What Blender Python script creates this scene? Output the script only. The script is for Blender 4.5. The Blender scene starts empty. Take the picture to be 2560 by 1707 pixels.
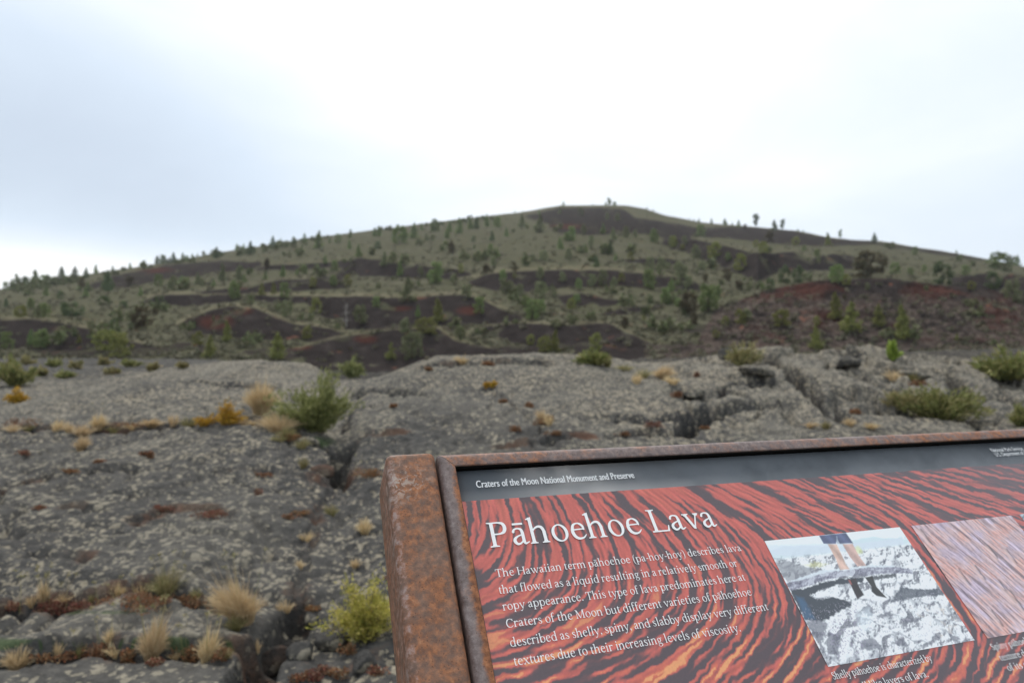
import bpy, math, random
import numpy as np
from mathutils import Vector, Matrix, Euler

# ------------------------------------------------------------------ camera, sky, sun, exposure
SC = bpy.context.scene
COL = SC.collection
random.seed(7)
RNG = np.random.default_rng(11)

FPX, HOR, CX, CY = 1660.0, 905.0, 1280.0, 853.5        # focal length and horizon of the photograph, in its pixels
PITCH = math.atan((HOR - CY) / FPX)
EYE = 1.40                                              # camera height above the viewpoint's floor
SIGN = 0.80                                             # size factor of the sign

cam = bpy.data.cameras.new('camera')
cam_ob = bpy.data.objects.new('camera', cam); COL.objects.link(cam_ob)
cam.sensor_width = 36.0
cam.lens = 36.0 * FPX / 2560.0
cam.clip_start, cam.clip_end = 0.05, 20000
cam_ob.location = (0, 0, EYE)
cam_ob.rotation_euler = (math.pi / 2 + PITCH, 0, 0)
cam.dof.use_dof = True
cam.dof.focus_distance = 0.765
cam.dof.aperture_fstop = 5.7
SC.camera = cam_ob

SUN_EL, SUN_AZ = math.radians(58), math.radians(-25)    # azimuth from +Y, clockwise positive
world = bpy.data.worlds.new('World'); SC.world = world; world.use_nodes = True
wn = world.node_tree; wn.nodes.clear()
def wnode(t, **k):
    n = wn.nodes.new(t)
    for a, b in k.items(): setattr(n, a, b)
    return n
w_out = wnode('ShaderNodeOutputWorld')
w_sky = wnode('ShaderNodeTexSky', sky_type='NISHITA', sun_disc=False, sun_elevation=SUN_EL, sun_rotation=SUN_AZ)
w_b1 = wnode('ShaderNodeBackground'); w_b1.inputs[1].default_value = 0.10
w_b2 = wnode('ShaderNodeBackground'); w_b2.inputs[1].default_value = 0.755
w_mix = wnode('ShaderNodeMixShader'); w_mix.inputs[0].default_value = 0.93
w_tc = wnode('ShaderNodeTexCoord')
w_sep = wnode('ShaderNodeSeparateXYZ')
wn.links.new(w_tc.outputs['Generated'], w_sep.inputs[0])
def wmath(op, a, b=None, clamp=False):
    n = wnode('ShaderNodeMath', operation=op, use_clamp=clamp)
    for i, v in enumerate((a, b)):
        if v is None: continue
        if isinstance(v, (int, float)): n.inputs[i].default_value = v
        else: wn.links.new(v, n.inputs[i])
    return n.outputs[0]
# stratus deck: soft large billows, thinner and brighter round the veiled sun, a grey-blue bank low on the left
w_map = wnode('ShaderNodeMapping'); w_map.inputs['Scale'].default_value = (1.6, 1.6, 4.2); w_map.inputs['Location'].default_value = (3.1, .4, 1.7)
wn.links.new(w_tc.outputs['Generated'], w_map.inputs[0])
w_no = wnode('ShaderNodeTexNoise'); w_no.inputs['Scale'].default_value = 1.5; w_no.inputs['Detail'].default_value = 5; w_no.inputs['Roughness'].default_value = .5; w_no.inputs['Distortion'].default_value = .35
wn.links.new(w_map.outputs[0], w_no.inputs['Vector'])
w_dot = wnode('ShaderNodeVectorMath', operation='DOT_PRODUCT')
wn.links.new(w_tc.outputs['Generated'], w_dot.inputs[0])
bd = Vector((0.02, 1, 0.72)).normalized(); w_dot.inputs[1].default_value = bd
glow = wmath('POWER', wmath('MAXIMUM', w_dot.outputs['Value'], 0.0), 6.0)
bank_d = Vector((-0.72, 1, 0.20)).normalized()
w_dot2 = wnode('ShaderNodeVectorMath', operation='DOT_PRODUCT')
wn.links.new(w_tc.outputs['Generated'], w_dot2.inputs[0]); w_dot2.inputs[1].default_value = bank_d
bank = wmath('POWER', wmath('MAXIMUM', w_dot2.outputs['Value'], 0.0), 16.0)
elev = w_sep.outputs['Z']
lowbank = wmath('MULTIPLY', bank, wmath('SUBTRACT', 1.0, wmath('POWER', wmath('ABSOLUTE', wmath('DIVIDE', wmath('SUBTRACT', elev, 0.27), 0.155)), 2.0), True))
val = wmath('ADD', 0.52, wmath('MULTIPLY', glow, 0.44))
val = wmath('ADD', val, wmath('MULTIPLY', wmath('SUBTRACT', w_no.outputs['Fac'], 0.5), 0.55))
val = wmath('ADD', val, wmath('MULTIPLY', wmath('MULTIPLY', elev, elev), 0.36))
rim = wmath('DIVIDE', wmath('SUBTRACT', elev, 0.115), 0.045)
rim = wmath('MULTIPLY', wmath('POWER', 2.718, wmath('MULTIPLY', wmath('MULTIPLY', rim, rim), -1.0)), bank)
val = wmath('ADD', val, wmath('MULTIPLY', rim, 0.42))
val = wmath('SUBTRACT', val, wmath('MULTIPLY', lowbank, 0.58), True)
w_ramp = wnode('ShaderNodeValToRGB')
cr = w_ramp.color_ramp
cr.elements[0].position = 0.0; cr.elements[0].color = (0.52, 0.595, 0.70, 1)
cr.elements[1].position = 1.0; cr.elements[1].color = (1.10, 1.10, 1.10, 1)
e = cr.elements.new(0.42); e.color = (0.66, 0.755, 0.865, 1)
e = cr.elements.new(0.70); e.color = (0.82, 0.89, 0.965, 1)
wn.links.new(val, w_ramp.inputs[0])
wn.links.new(w_ramp.outputs[0], w_b2.inputs[0])
wn.links.new(w_sky.outputs[0], w_b1.inputs[0])
wn.links.new(w_b1.outputs[0], w_mix.inputs[1]); wn.links.new(w_b2.outputs[0], w_mix.inputs[2])
wn.links.new(w_mix.outputs[0], w_out.inputs[0])

sun = bpy.data.lights.new('sun', 'SUN'); sun_ob = bpy.data.objects.new('sun', sun); COL.objects.link(sun_ob)
sun.energy = 1.5; sun.angle = math.radians(16); sun.color = (1.0, 0.97, 0.92)
sdir = Vector((math.sin(SUN_AZ) * math.cos(SUN_EL), math.cos(SUN_AZ) * math.cos(SUN_EL), math.sin(SUN_EL)))
sun_ob.rotation_euler = sdir.to_track_quat('Z', 'Y').to_euler()
sun_ob.location = (0, 0, 50)
vs = SC.view_settings
vs.view_transform = 'Standard'; vs.look = 'None'; vs.exposure = 0.62; vs.gamma = 1.0; vs.use_curve_mapping = False
try:
    SC.cycles.use_denoising = True
    SC.cycles.max_bounces = 6; SC.cycles.diffuse_bounces = 3; SC.cycles.glossy_bounces = 3; SC.cycles.transparent_max_bounces = 6
except Exception: pass

# ------------------------------------------------------------------ helpers
K = 2560.0 / 2352.0                                     # my notes on the photo are in a 2352-wide copy ("P" units)
AX_R = np.array([1.0, 0, 0]); AX_F = np.array([0, math.cos(PITCH), math.sin(PITCH)]); AX_U = np.array([0, -math.sin(PITCH), math.cos(PITCH)])
def ray_px(x, y): return (x - CX) / FPX * AX_R - (y - CY) / FPX * AX_U + AX_F
def uv(px, py):
    """P units -> (X/Y, (Z-EYE)/Y) of the line of sight"""
    r = ray_px(px * K, py * K); return r[0] / r[1], r[2] / r[1]
def uv_arr(p): return np.array([uv(a, b) for a, b in p])
def to_p(x, y, z):
    """world -> P units"""
    X = x; Yc = y * AX_F[1] + (z - EYE) * AX_F[2]; Zc = y * AX_U[1] + (z - EYE) * AX_U[2]
    return (X / Yc * FPX + CX) / K, (CY - Zc / Yc * FPX) / K

def tag(o, label=None, cat=None, group=None, kind=None):
    if label: o['label'] = label
    if cat: o['category'] = cat
    if group: o['group'] = group
    if kind: o['kind'] = kind
    return o
def empty(name, loc, rot=(0, 0, 0), scale=1.0):
    o = bpy.data.objects.new(name, None); COL.objects.link(o)
    o.location = loc; o.rotation_euler = rot
    o.scale = (scale,) * 3 if isinstance(scale, (int, float)) else scale
    o.empty_display_size = .1
    return o
def link(name, me, parent=None):
    o = bpy.data.objects.new(name, me); COL.objects.link(o)
    if parent is not None: o.parent = parent
    return o
def mesh_np(name, verts, faces, mat, smooth=False):
    """verts (n,3); faces list of (m,k) int arrays"""
    me = bpy.data.meshes.new(name)
    verts = np.asarray(verts, np.float32)
    fl = [np.asarray(f, np.int32) for f in (faces if isinstance(faces, list) else [faces]) if len(f)]
    loops = np.concatenate([f.ravel() for f in fl]); tot = np.concatenate([np.full(len(f), f.shape[1], np.int32) for f in fl])
    start = np.concatenate([[0], np.cumsum(tot)[:-1]]).astype(np.int32)
    me.vertices.add(len(verts)); me.vertices.foreach_set('co', verts.ravel())
    me.loops.add(len(loops)); me.loops.foreach_set('vertex_index', loops)
    me.polygons.add(len(tot)); me.polygons.foreach_set('loop_start', start); me.polygons.foreach_set('loop_total', tot)
    if smooth: me.polygons.foreach_set('use_smooth', np.ones(len(tot), bool))
    me.update(calc_edges=True); me.validate()
    for m in (mat if isinstance(mat, (list, tuple)) else [mat]): me.materials.append(m)
    return me
def set_float(me, name, a):
    at = me.attributes.new(name, 'FLOAT', 'POINT'); at.data.foreach_set('value', np.asarray(a, np.float32).ravel())
def set_color(me, name, a):
    at = me.attributes.new(name, 'FLOAT_COLOR', 'POINT')
    a = np.asarray(a, np.float32).reshape(-1, 3); at.data.foreach_set('color', np.concatenate([a, np.ones((len(a), 1), np.float32)], 1).ravel())

def _h(ix, iy, s):
    n = (ix.astype(np.int64) * 374761393 + iy.astype(np.int64) * 668265263 + s * 974711) & 0xffffffff
    n = ((n ^ (n >> 13)) * 1274126177) & 0xffffffff
    n = n ^ (n >> 16)
    return (n & 0xffff) / 65535.0
def noise(x, y, s=0):
    """gradient noise about -1..1"""
    x = np.asarray(x, float); y = np.asarray(y, float)
    ix = np.floor(x); iy = np.floor(y); fx = x - ix; fy = y - iy
    ux = fx * fx * fx * (fx * (fx * 6 - 15) + 10); uy = fy * fy * fy * (fy * (fy * 6 - 15) + 10)
    def g(a, b, dx, dy):
        t = _h(ix + a, iy + b, s) * 6.2831853
        return np.cos(t) * dx + np.sin(t) * dy
    n0 = g(0, 0, fx, fy) * (1 - ux) + g(1, 0, fx - 1, fy) * ux
    n1 = g(0, 1, fx, fy - 1) * (1 - ux) + g(1, 1, fx - 1, fy - 1) * ux
    return (n0 * (1 - uy) + n1 * uy) * 1.5
def fbm(x, y, oct=4, s=0, rough=.5):
    t = 0; a = 1; tot = 0
    for i in range(oct):
        t = t + a * noise(x * 2 ** i, y * 2 ** i, s + i * 17); tot += a; a *= rough
    return t / tot
def sstep(a, b, x):
    t = np.clip((x - a) / (b - a), 0, 1); return t * t * (3 - 2 * t)
def in_poly(px, py, poly):
    inside = np.zeros(np.shape(px), bool); n = len(poly)
    for i in range(n):
        x0, y0 = poly[i]; x1, y1 = poly[(i + 1) % n]
        if y0 == y1: continue
        c = ((py >= y0) != (py >= y1)) & (px < (x1 - x0) * (py - y0) / (y1 - y0) + x0)
        inside ^= c
    return inside
def poly_dist(x, y, pts):
    d = np.full(np.shape(x), 1e9)
    for (x0, y0), (x1, y1) in zip(pts[:-1], pts[1:]):
        dx, dy = x1 - x0, y1 - y0; L = dx * dx + dy * dy + 1e-12
        t = np.clip(((x - x0) * dx + (y - y0) * dy) / L, 0, 1)
        d = np.minimum(d, np.hypot(x - x0 - t * dx, y - y0 - t * dy))
    return d

# materials
class NT:
    def __init__(s, name, rough=.8, spec=.3):
        s.m = bpy.data.materials.new(name); s.m.use_nodes = True; s.t = s.m.node_tree
        s.b = s.t.nodes['Principled BSDF']; s.b.inputs['Roughness'].default_value = rough
        s.b.inputs['Specular IOR Level'].default_value = spec
    def n(s, t, **k):
        n = s.t.nodes.new(t)
        for a, b in k.items(): setattr(n, a, b)
        return n
    def l(s, a, b): s.t.links.new(a, b)
    def setin(s, sock, v):
        if isinstance(v, (int, float)): sock.default_value = v
        elif isinstance(v, (tuple, list)): sock.default_value = tuple(v) + ((1,) if len(v) == 3 and sock.type == 'RGBA' else ())
        else: s.l(v, sock)
    def obj(s): return s.n('ShaderNodeTexCoord').outputs['Object']
    def noise(s, vec, scale, detail=4, rough=.55, dist=0, out='Fac'):
        n = s.n('ShaderNodeTexNoise'); s.l(vec, n.inputs['Vector'])
        n.inputs['Scale'].default_value = scale; n.inputs['Detail'].default_value = detail; n.inputs['Roughness'].default_value = rough; n.inputs['Distortion'].default_value = dist
        return n.outputs[out]
    def voro(s, vec, scale, feature='F1', out='Distance', rand=1.0):
        n = s.n('ShaderNodeTexVoronoi', feature=feature); s.l(vec, n.inputs['Vector']); n.inputs['Scale'].default_value = scale; n.inputs['Randomness'].default_value = rand
        return n.outputs[out]
    def math(s, op, a, b=0.0, c=None, clamp=False):
        n = s.n('ShaderNodeMath', operation=op, use_clamp=clamp); s.setin(n.inputs[0], a); s.setin(n.inputs[1], b)
        if c is not None: s.setin(n.inputs[2], c)
        return n.outputs[0]
    def rng(s, v, a, b, c=0.0, d=1.0):
        n = s.n('ShaderNodeMapRange', interpolation_type='SMOOTHSTEP'); s.setin(n.inputs['Value'], v)
        for i, x in zip(('From Min', 'From Max', 'To Min', 'To Max'), (a, b, c, d)): s.setin(n.inputs[i], x)
        return n.outputs[0]
    def mix(s, f, a, b, blend='MIX'):
        n = s.n('ShaderNodeMix', data_type='RGBA', blend_type=blend); s.setin(n.inputs[0], f); s.setin(n.inputs[6], a); s.setin(n.inputs[7], b)
        return n.outputs[2]
    def attr(s, name, out='Fac'): return s.n('ShaderNodeAttribute', attribute_name=name).outputs[out]
    def ramp(s, f, stops):
        n = s.n('ShaderNodeValToRGB'); r = n.color_ramp
        while len(r.elements) > 1: r.elements.remove(r.elements[-1])
        r.elements[0].position = stops[0][0]; r.elements[0].color = tuple(stops[0][1]) + (1,)
        for p, c in stops[1:]: r.elements.new(p).color = tuple(c) + (1,)
        s.setin(n.inputs[0], f); return n.outputs[0]
    def bump(s, h, strength=.5, dist=.02, normal=None):
        n = s.n('ShaderNodeBump'); n.inputs['Strength'].default_value = strength; n.inputs['Distance'].default_value = dist
        s.l(h, n.inputs['Height'])
        if normal is not None: s.l(normal, n.inputs['Normal'])
        return n.outputs[0]
    def done(s, color, normal=None, rough=None):
        s.setin(s.b.inputs['Base Color'], color)
        if normal is not None: s.l(normal, s.b.inputs['Normal'])
        if rough is not None: s.setin(s.b.inputs['Roughness'], rough)
        return s.m

def mat_lava():
    s = NT('lava_rock', .95, .06); o = s.obj()
    lich = s.attr('lichen'); tone = s.attr('tone'); rust = s.attr('rust'); mossa = s.attr('moss')
    nb = s.noise(o, .7, 4); nf = s.noise(o, 13, 6, .7); nm = s.noise(o, 2.6, 5, .6)
    base = s.ramp(nf, [(.30, (.029, .0285, .028)), (.5, (.066, .064, .061)), (.70, (.122, .115, .102))])
    base = s.mix(s.rng(nb, .35, .7), base, s.mix(.5, base, (.105, .098, .086)))
    base = s.mix(s.math('MULTIPLY', s.math('MAXIMUM', tone, 0.0), s.rng(nf, .2, .7, .45, 1.0)), base, (.178, .164, .138))
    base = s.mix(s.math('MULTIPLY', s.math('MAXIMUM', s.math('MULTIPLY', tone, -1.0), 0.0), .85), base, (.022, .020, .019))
    # crusty lichen: rounded cream blotches of many sizes, thicker where the attribute says so
    w = s.noise(o, 19, 3, .6, 0, 'Color')
    wv = s.n('ShaderNodeVectorMath', operation='MULTIPLY_ADD'); s.l(w, wv.inputs[0]); wv.inputs[1].default_value = (.075, .075, .075); s.l(o, wv.inputs[2])
    lm = 0.0
    for sc, off, amt in ((12.5, -.03, .48), (20.0, .08, .49), (35.0, .07, .45)):
        vn = s.n('ShaderNodeTexVoronoi', feature='F1'); s.l(wv.outputs[0], vn.inputs['Vector']); vn.inputs['Scale'].default_value = sc
        sep = s.n('ShaderNodeSeparateColor'); s.l(vn.outputs['Color'], sep.inputs[0])
        # keep a share of the cells, each with its own radius
        share = s.math('ADD', s.math('MULTIPLY', lich, .95), s.math('ADD', off, s.math('MULTIPLY', s.math('SUBTRACT', nm, .5), 1.1)))
        keep = s.rng(s.math('SUBTRACT', share, sep.outputs[0]), -.06, .06)
        rad = s.math('ADD', s.math('MULTIPLY', sep.outputs[1], .22), amt - .16)
        spot = s.math('MULTIPLY', s.rng(s.math('SUBTRACT', rad, vn.outputs['Distance']), -.05, .07), keep)
        lm = s.math('MAXIMUM', lm, spot)
    lcol = s.mix(s.rng(nb, .3, .7), (.40, .345, .25), (.29, .265, .205))
    lcol = s.mix(s.rng(nf, .3, .7), s.mix(.45, lcol, base), lcol)
    col = s.mix(s.math('MULTIPLY', lm, .76), base, lcol)
    # rusty weathered crust and soil along the cracks
    rm = s.rng(s.math('ADD', rust, s.math('MULTIPLY', s.math('SUBTRACT', nf, .5), 1.1)), .35, .75)
    rcol = s.mix(s.rng(nm, .35, .65), (.125, .066, .043), (.085, .060, .044))
    col = s.mix(s.math('MULTIPLY', rm, .75), col, rcol)
    mm = s.rng(s.math('ADD', mossa, s.math('MULTIPLY', s.math('SUBTRACT', nm, .5), 1.4)), .5, .8)
    col = s.mix(s.math('MULTIPLY', mm, .8), col, (.045, .07, .028))
    pits = s.rng(s.voro(o, 34), .0, .35)
    h = s.math('ADD', s.math('MULTIPLY', nf, 1.0), s.math('MULTIPLY', pits, .35))
    h = s.math('ADD', h, s.math('MULTIPLY', s.noise(o, 3.2, 5, .65), 2.2))
    return s.done(col, s.bump(h, .65, .04))
def mat_hill():
    s = NT('cinder_slope', 1.0, .0); o = s.obj()
    cin = s.attr('cinder'); red = s.attr('red'); pale = s.attr('pale'); rock = s.attr('rocky')
    n1 = s.noise(o, .10, 5, .6); n2 = s.noise(o, .55, 5, .65); n3 = s.noise(o, 2.2, 4, .6)
    g = s.ramp(n2, [(.3, (.050, .047, .031)), (.5, (.094, .089, .061)), (.72, (.158, .145, .102))])
    g = s.mix(s.rng(n1, .35, .65), g, s.mix(.55, g, (.082, .082, .046)))
    g = s.mix(s.math('MULTIPLY', pale, .7), g, (.25, .215, .14))
    tuft = s.rng(s.voro(o, .85), .15, .5, 1.0, 0.0)
    g = s.mix(s.math('MULTIPLY', tuft, s.rng(n3, .36, .58, 0, .9)), g, (.058, .064, .036))
    c = s.ramp(n2, [(.3, (.0205, .0168, .0155)), (.6, (.037, .0305, .0285)), (.8, (.066, .054, .047))])
    r = s.ramp(n2, [(.3, (.038, .018, .0145)), (.6, (.072, .029, .0225)), (.8, (.115, .054, .041))])
    c = s.mix(s.math('MULTIPLY', s.rng(s.math('ADD', red, s.math('MULTIPLY', s.math('SUBTRACT', n1, .5), .8)), .40, .85), .9), c, r)
    rk = s.ramp(n3, [(.3, (.030, .022, .019)), (.55, (.085, .066, .055)), (.75, (.18, .15, .125))])
    c = s.mix(s.math('MULTIPLY', rock, s.rng(n2, .36, .56)), c, rk)
    m = s.rng(s.math('ADD', cin, s.math('MULTIPLY', s.math('SUBTRACT', n2, .5), 1.1)), .28, .72)
    col = s.mix(m, g, c)
    # scattered mats of rust-red buckwheat
    sp = s.math('MULTIPLY', s.rng(s.noise(o, .34, 3, .6), .655, .70), s.rng(n1, .40, .55))
    col = s.mix(s.math('MULTIPLY', sp, .55), col, (.22, .095, .062))
    return s.done(col, s.bump(n3, .6, .25))
def mat_leaf(name, cols, rough=.7, trans=.0, objvar=.25):
    s = NT(name, rough, .2)
    gi = s.n('ShaderNodeNewGeometry').outputs['Random Per Island']
    k = len(cols) - 1
    c = s.ramp(gi, [(i / k, cc) for i, cc in enumerate(cols)])
    oi = s.n('ShaderNodeObjectInfo').outputs['Random']
    hs = s.n('ShaderNodeHueSaturation'); s.l(c, hs.inputs['Color'])
    s.setin(hs.inputs['Value'], s.math('ADD', 1 - objvar, s.math('MULTIPLY', oi, 2 * objvar)))
    s.setin(hs.inputs['Hue'], s.math('ADD', .5 - objvar * .06, s.math('MULTIPLY', oi, objvar * .12)))
    m = s.done(hs.outputs[0])
    if trans:
        s.b.inputs['Subsurface Weight'].default_value = 0
        tr = s.n('ShaderNodeBsdfTranslucent'); s.l(hs.outputs[0], tr.inputs[0])
        mx = s.n('ShaderNodeMixShader'); mx.inputs[0].default_value = trans
        s.l(s.b.outputs[0], mx.inputs[1]); s.l(tr.outputs[0], mx.inputs[2]); s.l(mx.outputs[0], s.t.nodes['Material Output'].inputs[0])
    return m
def mat_bark(name, c0, c1):
    s = NT(name, .9, .2); o = s.obj(); return s.done(s.mix(s.noise(o, 6, 4), c0, c1))
def mat_flat(name, c, rough=.6, spec=.4):
    s = NT(name, rough, spec); return s.done(c)
M_LAVA = mat_lava(); M_HILL = mat_hill()

# ------------------------------------------------------------------ lava ground in front
U0 = np.concatenate([np.linspace(-3.2, -.95, 40, endpoint=False), np.linspace(-.95, .95, 1000), np.linspace(.95, 3.2, 41)[1:]])
# profile of the ground along lines of sight noted on the photo: P.x -> (distance, P.y)
PROF = {
 -900: [(2.9,1568),(3.7,1390),(5,1215),(6.3,1110),(8.6,1000),(12,925),(20,870),(34,842),(60,822)],
 0:   [(2.9,1568),(3.3,1465),(3.75,1385),(5,1215),(6.3,1105),(8.6,985),(10,950),(10.8,942),(13,965),(17,900),(30,848),(45,832),(60,822)],
 200: [(2.9,1568),(3.7,1395),(5,1215),(6.3,1110),(8.6,978),(11,906),(12.2,880),(15,915),(25,853),(45,831),(60,822)],
 450: [(2.9,1562),(3.7,1395),(5,1215),(6.3,1108),(8.5,968),(11,890),(12.2,866),(12.8,865),(15,890),(18,838),(20,836),(24,846),(40,836),(60,826)],
 600: [(2.9,1580),(3.7,1402),(5,1220),(6.5,1090),(8.3,975),(10,920),(11.5,893),(12.5,884),(14,864),(17,830),(18.5,826),(20,831),(26,850),(40,840),(60,828)],
 700: [(2.9,1600),(3.7,1412),(5,1222),(6.3,1108),(7.8,1010),(9.5,950),(11,915),(14,868),(17,838),(18.5,834),(21,850),(28,868),(60,842)],
 780: [(2.9,1605),(3.7,1420),(5,1230),(6.3,1128),(7,1085),(8,1030),(10,955),(12,910),(14,880),(18,872),(28,880),(60,852)],
 850: [(2.9,1585),(3.7,1408),(5,1218),(6.3,1106),(8,1000),(10,925),(12,880),(13,870),(14.5,872),(18,876),(28,880),(60,852)],
 1000:[(2.9,1568),(3.7,1395),(5,1205),(6.3,1095),(8,985),(10,905),(12,848),(13.2,822),(14,818),(15.5,836),(20,880),(28,876),(60,850)],
 1300:[(2.9,1568),(3.7,1395),(5,1205),(6.3,1095),(8,980),(10,900),(12,842),(13.4,814),(14.2,812),(16,832),(20,880),(28,874),(60,846)],
 1500:[(2.9,1568),(3.7,1395),(5,1205),(6.3,1095),(8,985),(10,905),(12,858),(13.6,834),(14.5,832),(17,845),(22,858),(30,850),(60,822)],
 1640:[(2.9,1568),(3.7,1395),(5,1205),(6.3,1095),(8,990),(10,915),(12,872),(14,838),(15.5,822),(17,824),(22,846),(30,840),(60,818)],
 1760:[(2.9,1568),(3.7,1395),(5,1205),(6.3,1095),(8,990),(10,915),(12,865),(14,822),(15.5,804),(16.5,803),(19,825),(30,835),(60,815)],
 1900:[(2.9,1568),(3.7,1395),(5,1205),(6.3,1095),(8,990),(10,915),(12,865),(14,826),(15.8,808),(17,808),(20,830),(30,830),(60,812)],
 2080:[(2.9,1568),(3.7,1395),(5,1205),(6.3,1095),(8,992),(10,930),(12,880),(14,846),(16,826),(17.5,822),(22,832),(30,820),(60,806)],
 2352:[(2.9,1568),(3.7,1395),(5,1205),(6.3,1095),(8,995),(10,945),(12,905),(14,868),(17,838),(20,828),(30,818),(60,802)],
 3300:[(2.9,1568),(3.7,1395),(5,1215),(6.3,1110),(8.6,1000),(12,925),(20,870),(34,835),(60,805)],
}
YF = np.exp(np.linspace(math.log(.35), math.log(66), 640))
pc = sorted(PROF); pu = np.array([uv(a, 900)[0] for a in pc])
tab = []
for a in pc:
    pr = PROF[a]
    ys = np.array([p[0] for p in pr]); zs = np.array([EYE + uv(a, p[1])[1] * p[0] for p in pr])
    ys = np.concatenate([[.3, 1.6], ys]); zs = np.concatenate([[zs[0] - .12, zs[0] - .06], zs])
    z = np.interp(np.log(YF), np.log(ys), zs)
    kk = np.exp(-np.linspace(-2, 2, 17) ** 2); kk /= kk.sum()
    z = np.convolve(np.pad(z, 8, 'edge'), kk, 'valid')
    tab.append(z)
tab = np.array(tab)                                      # columns x rows
def smooth_interp(x, xp, arr):
    i = np.clip(np.searchsorted(xp, x) - 1, 0, len(xp) - 2)
    t = np.clip((x - xp[i]) / (xp[i + 1] - xp[i]), 0, 1); t = t * t * (3 - 2 * t) * .6 + t * .4
    return arr[i] * (1 - t)[:, None] + arr[i + 1] * t[:, None]
ZB = smooth_interp(U0, pu, tab).T                        # rows x cols
YY, UU = np.meshgrid(YF, U0, indexing='ij'); XX = UU * YY
ZF = ZB.copy()
near = sstep(2.0, 4.0, YY)
ZF += .10 * fbm(XX / 2.3, YY / 2.3, 3, 3) * sstep(2.4, 5, YY)
ZF += .042 * fbm(XX / .55 + 9, YY / .55, 4, 5, .62) * sstep(2.0, 3.2, YY)
rp = np.abs(noise(XX * 1.1 + .6 * noise(XX * .7, YY * .7, 4), YY * 3.4 + 1.2 * noise(XX * .5, YY * .5, 8), 6))
ZF += -.05 * (1 - rp) ** 9 * sstep(2.2, 3.4, YY)
rp2 = np.abs(noise(XX * .8 + .5 * fbm(XX * 1.6, YY * 1.6, 3, 14), YY * .8 + .5 * fbm(XX * 1.6, YY * 1.6, 3, 18), 16))
ZF += -.07 * (1 - np.minimum(rp2 * 1.2, 1)) ** 16 * sstep(2.2, 3.4, YY)
ZF += .009 * np.abs(fbm(XX / .16, YY / .16, 3, 27, .6)) * sstep(1.5, 2.5, YY) * sstep(14, 8, YY)
rough = sstep(19, 26, YY)
ZF += rough * (.45 * np.abs(fbm(XX / 2.6, YY / 5, 4, 21)) - .12)
PX0, PY0 = to_p(XX, YY, ZF)
rs = sstep(1480, 1640, PX0) * sstep(7.5, 10, YY) * (1 - rough)
rsel = rs > .02
vr = np.random.default_rng(3); vx = vr.uniform(1.0, 13, 240) * 1.3; vy = 7 + vr.uniform(0, 12, 240) * 1.3
qx = XX[rsel] + .35 * fbm(XX[rsel] / .8, YY[rsel] / .8, 3, 12); qy = YY[rsel] + .35 * fbm(XX[rsel] / .8, YY[rsel] / .8, 3, 15)
dd = np.hypot((qx[:, None] - vx) * 1.0, (qy[:, None] - vy) * .8); o2 = np.argpartition(dd, 1, axis=1)[:, :2]
da = np.take_along_axis(dd, o2, 1); i1 = np.take_along_axis(o2, np.argmin(da, 1)[:, None], 1)[:, 0]; f21 = np.abs(da[:, 1] - da[:, 0])
tx_ = vr.normal(0, .07, 240); ty_ = vr.normal(.05, .07, 240); off_ = vr.normal(0, .07, 240)
slab = off_[i1] + tx_[i1] * (qx - vx[i1]) + ty_[i1] * (qy - vy[i1]) - .26 * np.exp(-(f21 / .07) ** 2)
ZF[rsel] += rs[rsel] * (slab + .06 * fbm(XX[rsel] / .3, YY[rsel] / .4, 3, 33))

def hit_grid(Yarr, Z2, px, py, ymin=2.2):
    """first point of a sheet met by the line of sight of the P pixel"""
    u, v = uv(px, py)
    j = np.clip(np.searchsorted(U0, u), 1, len(U0) - 1); t = (u - U0[j - 1]) / (U0[j] - U0[j - 1])
    zc = Z2[:, j - 1] * (1 - t) + Z2[:, j] * t
    vv = (zc - EYE) / Yarr
    ok = np.nonzero((vv >= v) & (Yarr > ymin))[0]
    if len(ok) == 0:
        k = int(np.argmax(np.where(Yarr > ymin, vv, -9))); return Vector((u * Yarr[k], Yarr[k], zc[k]))
    k = ok[0]
    if k == 0: return Vector((u * Yarr[0], Yarr[0], zc[0]))
    f = np.clip((v - vv[k - 1]) / (vv[k] - vv[k - 1] + 1e-9), 0, 1)
    y = Yarr[k - 1] + f * (Yarr[k] - Yarr[k - 1]); z = zc[k - 1] + f * (zc[k] - zc[k - 1])
    return Vector((u * y, y, z))

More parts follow.
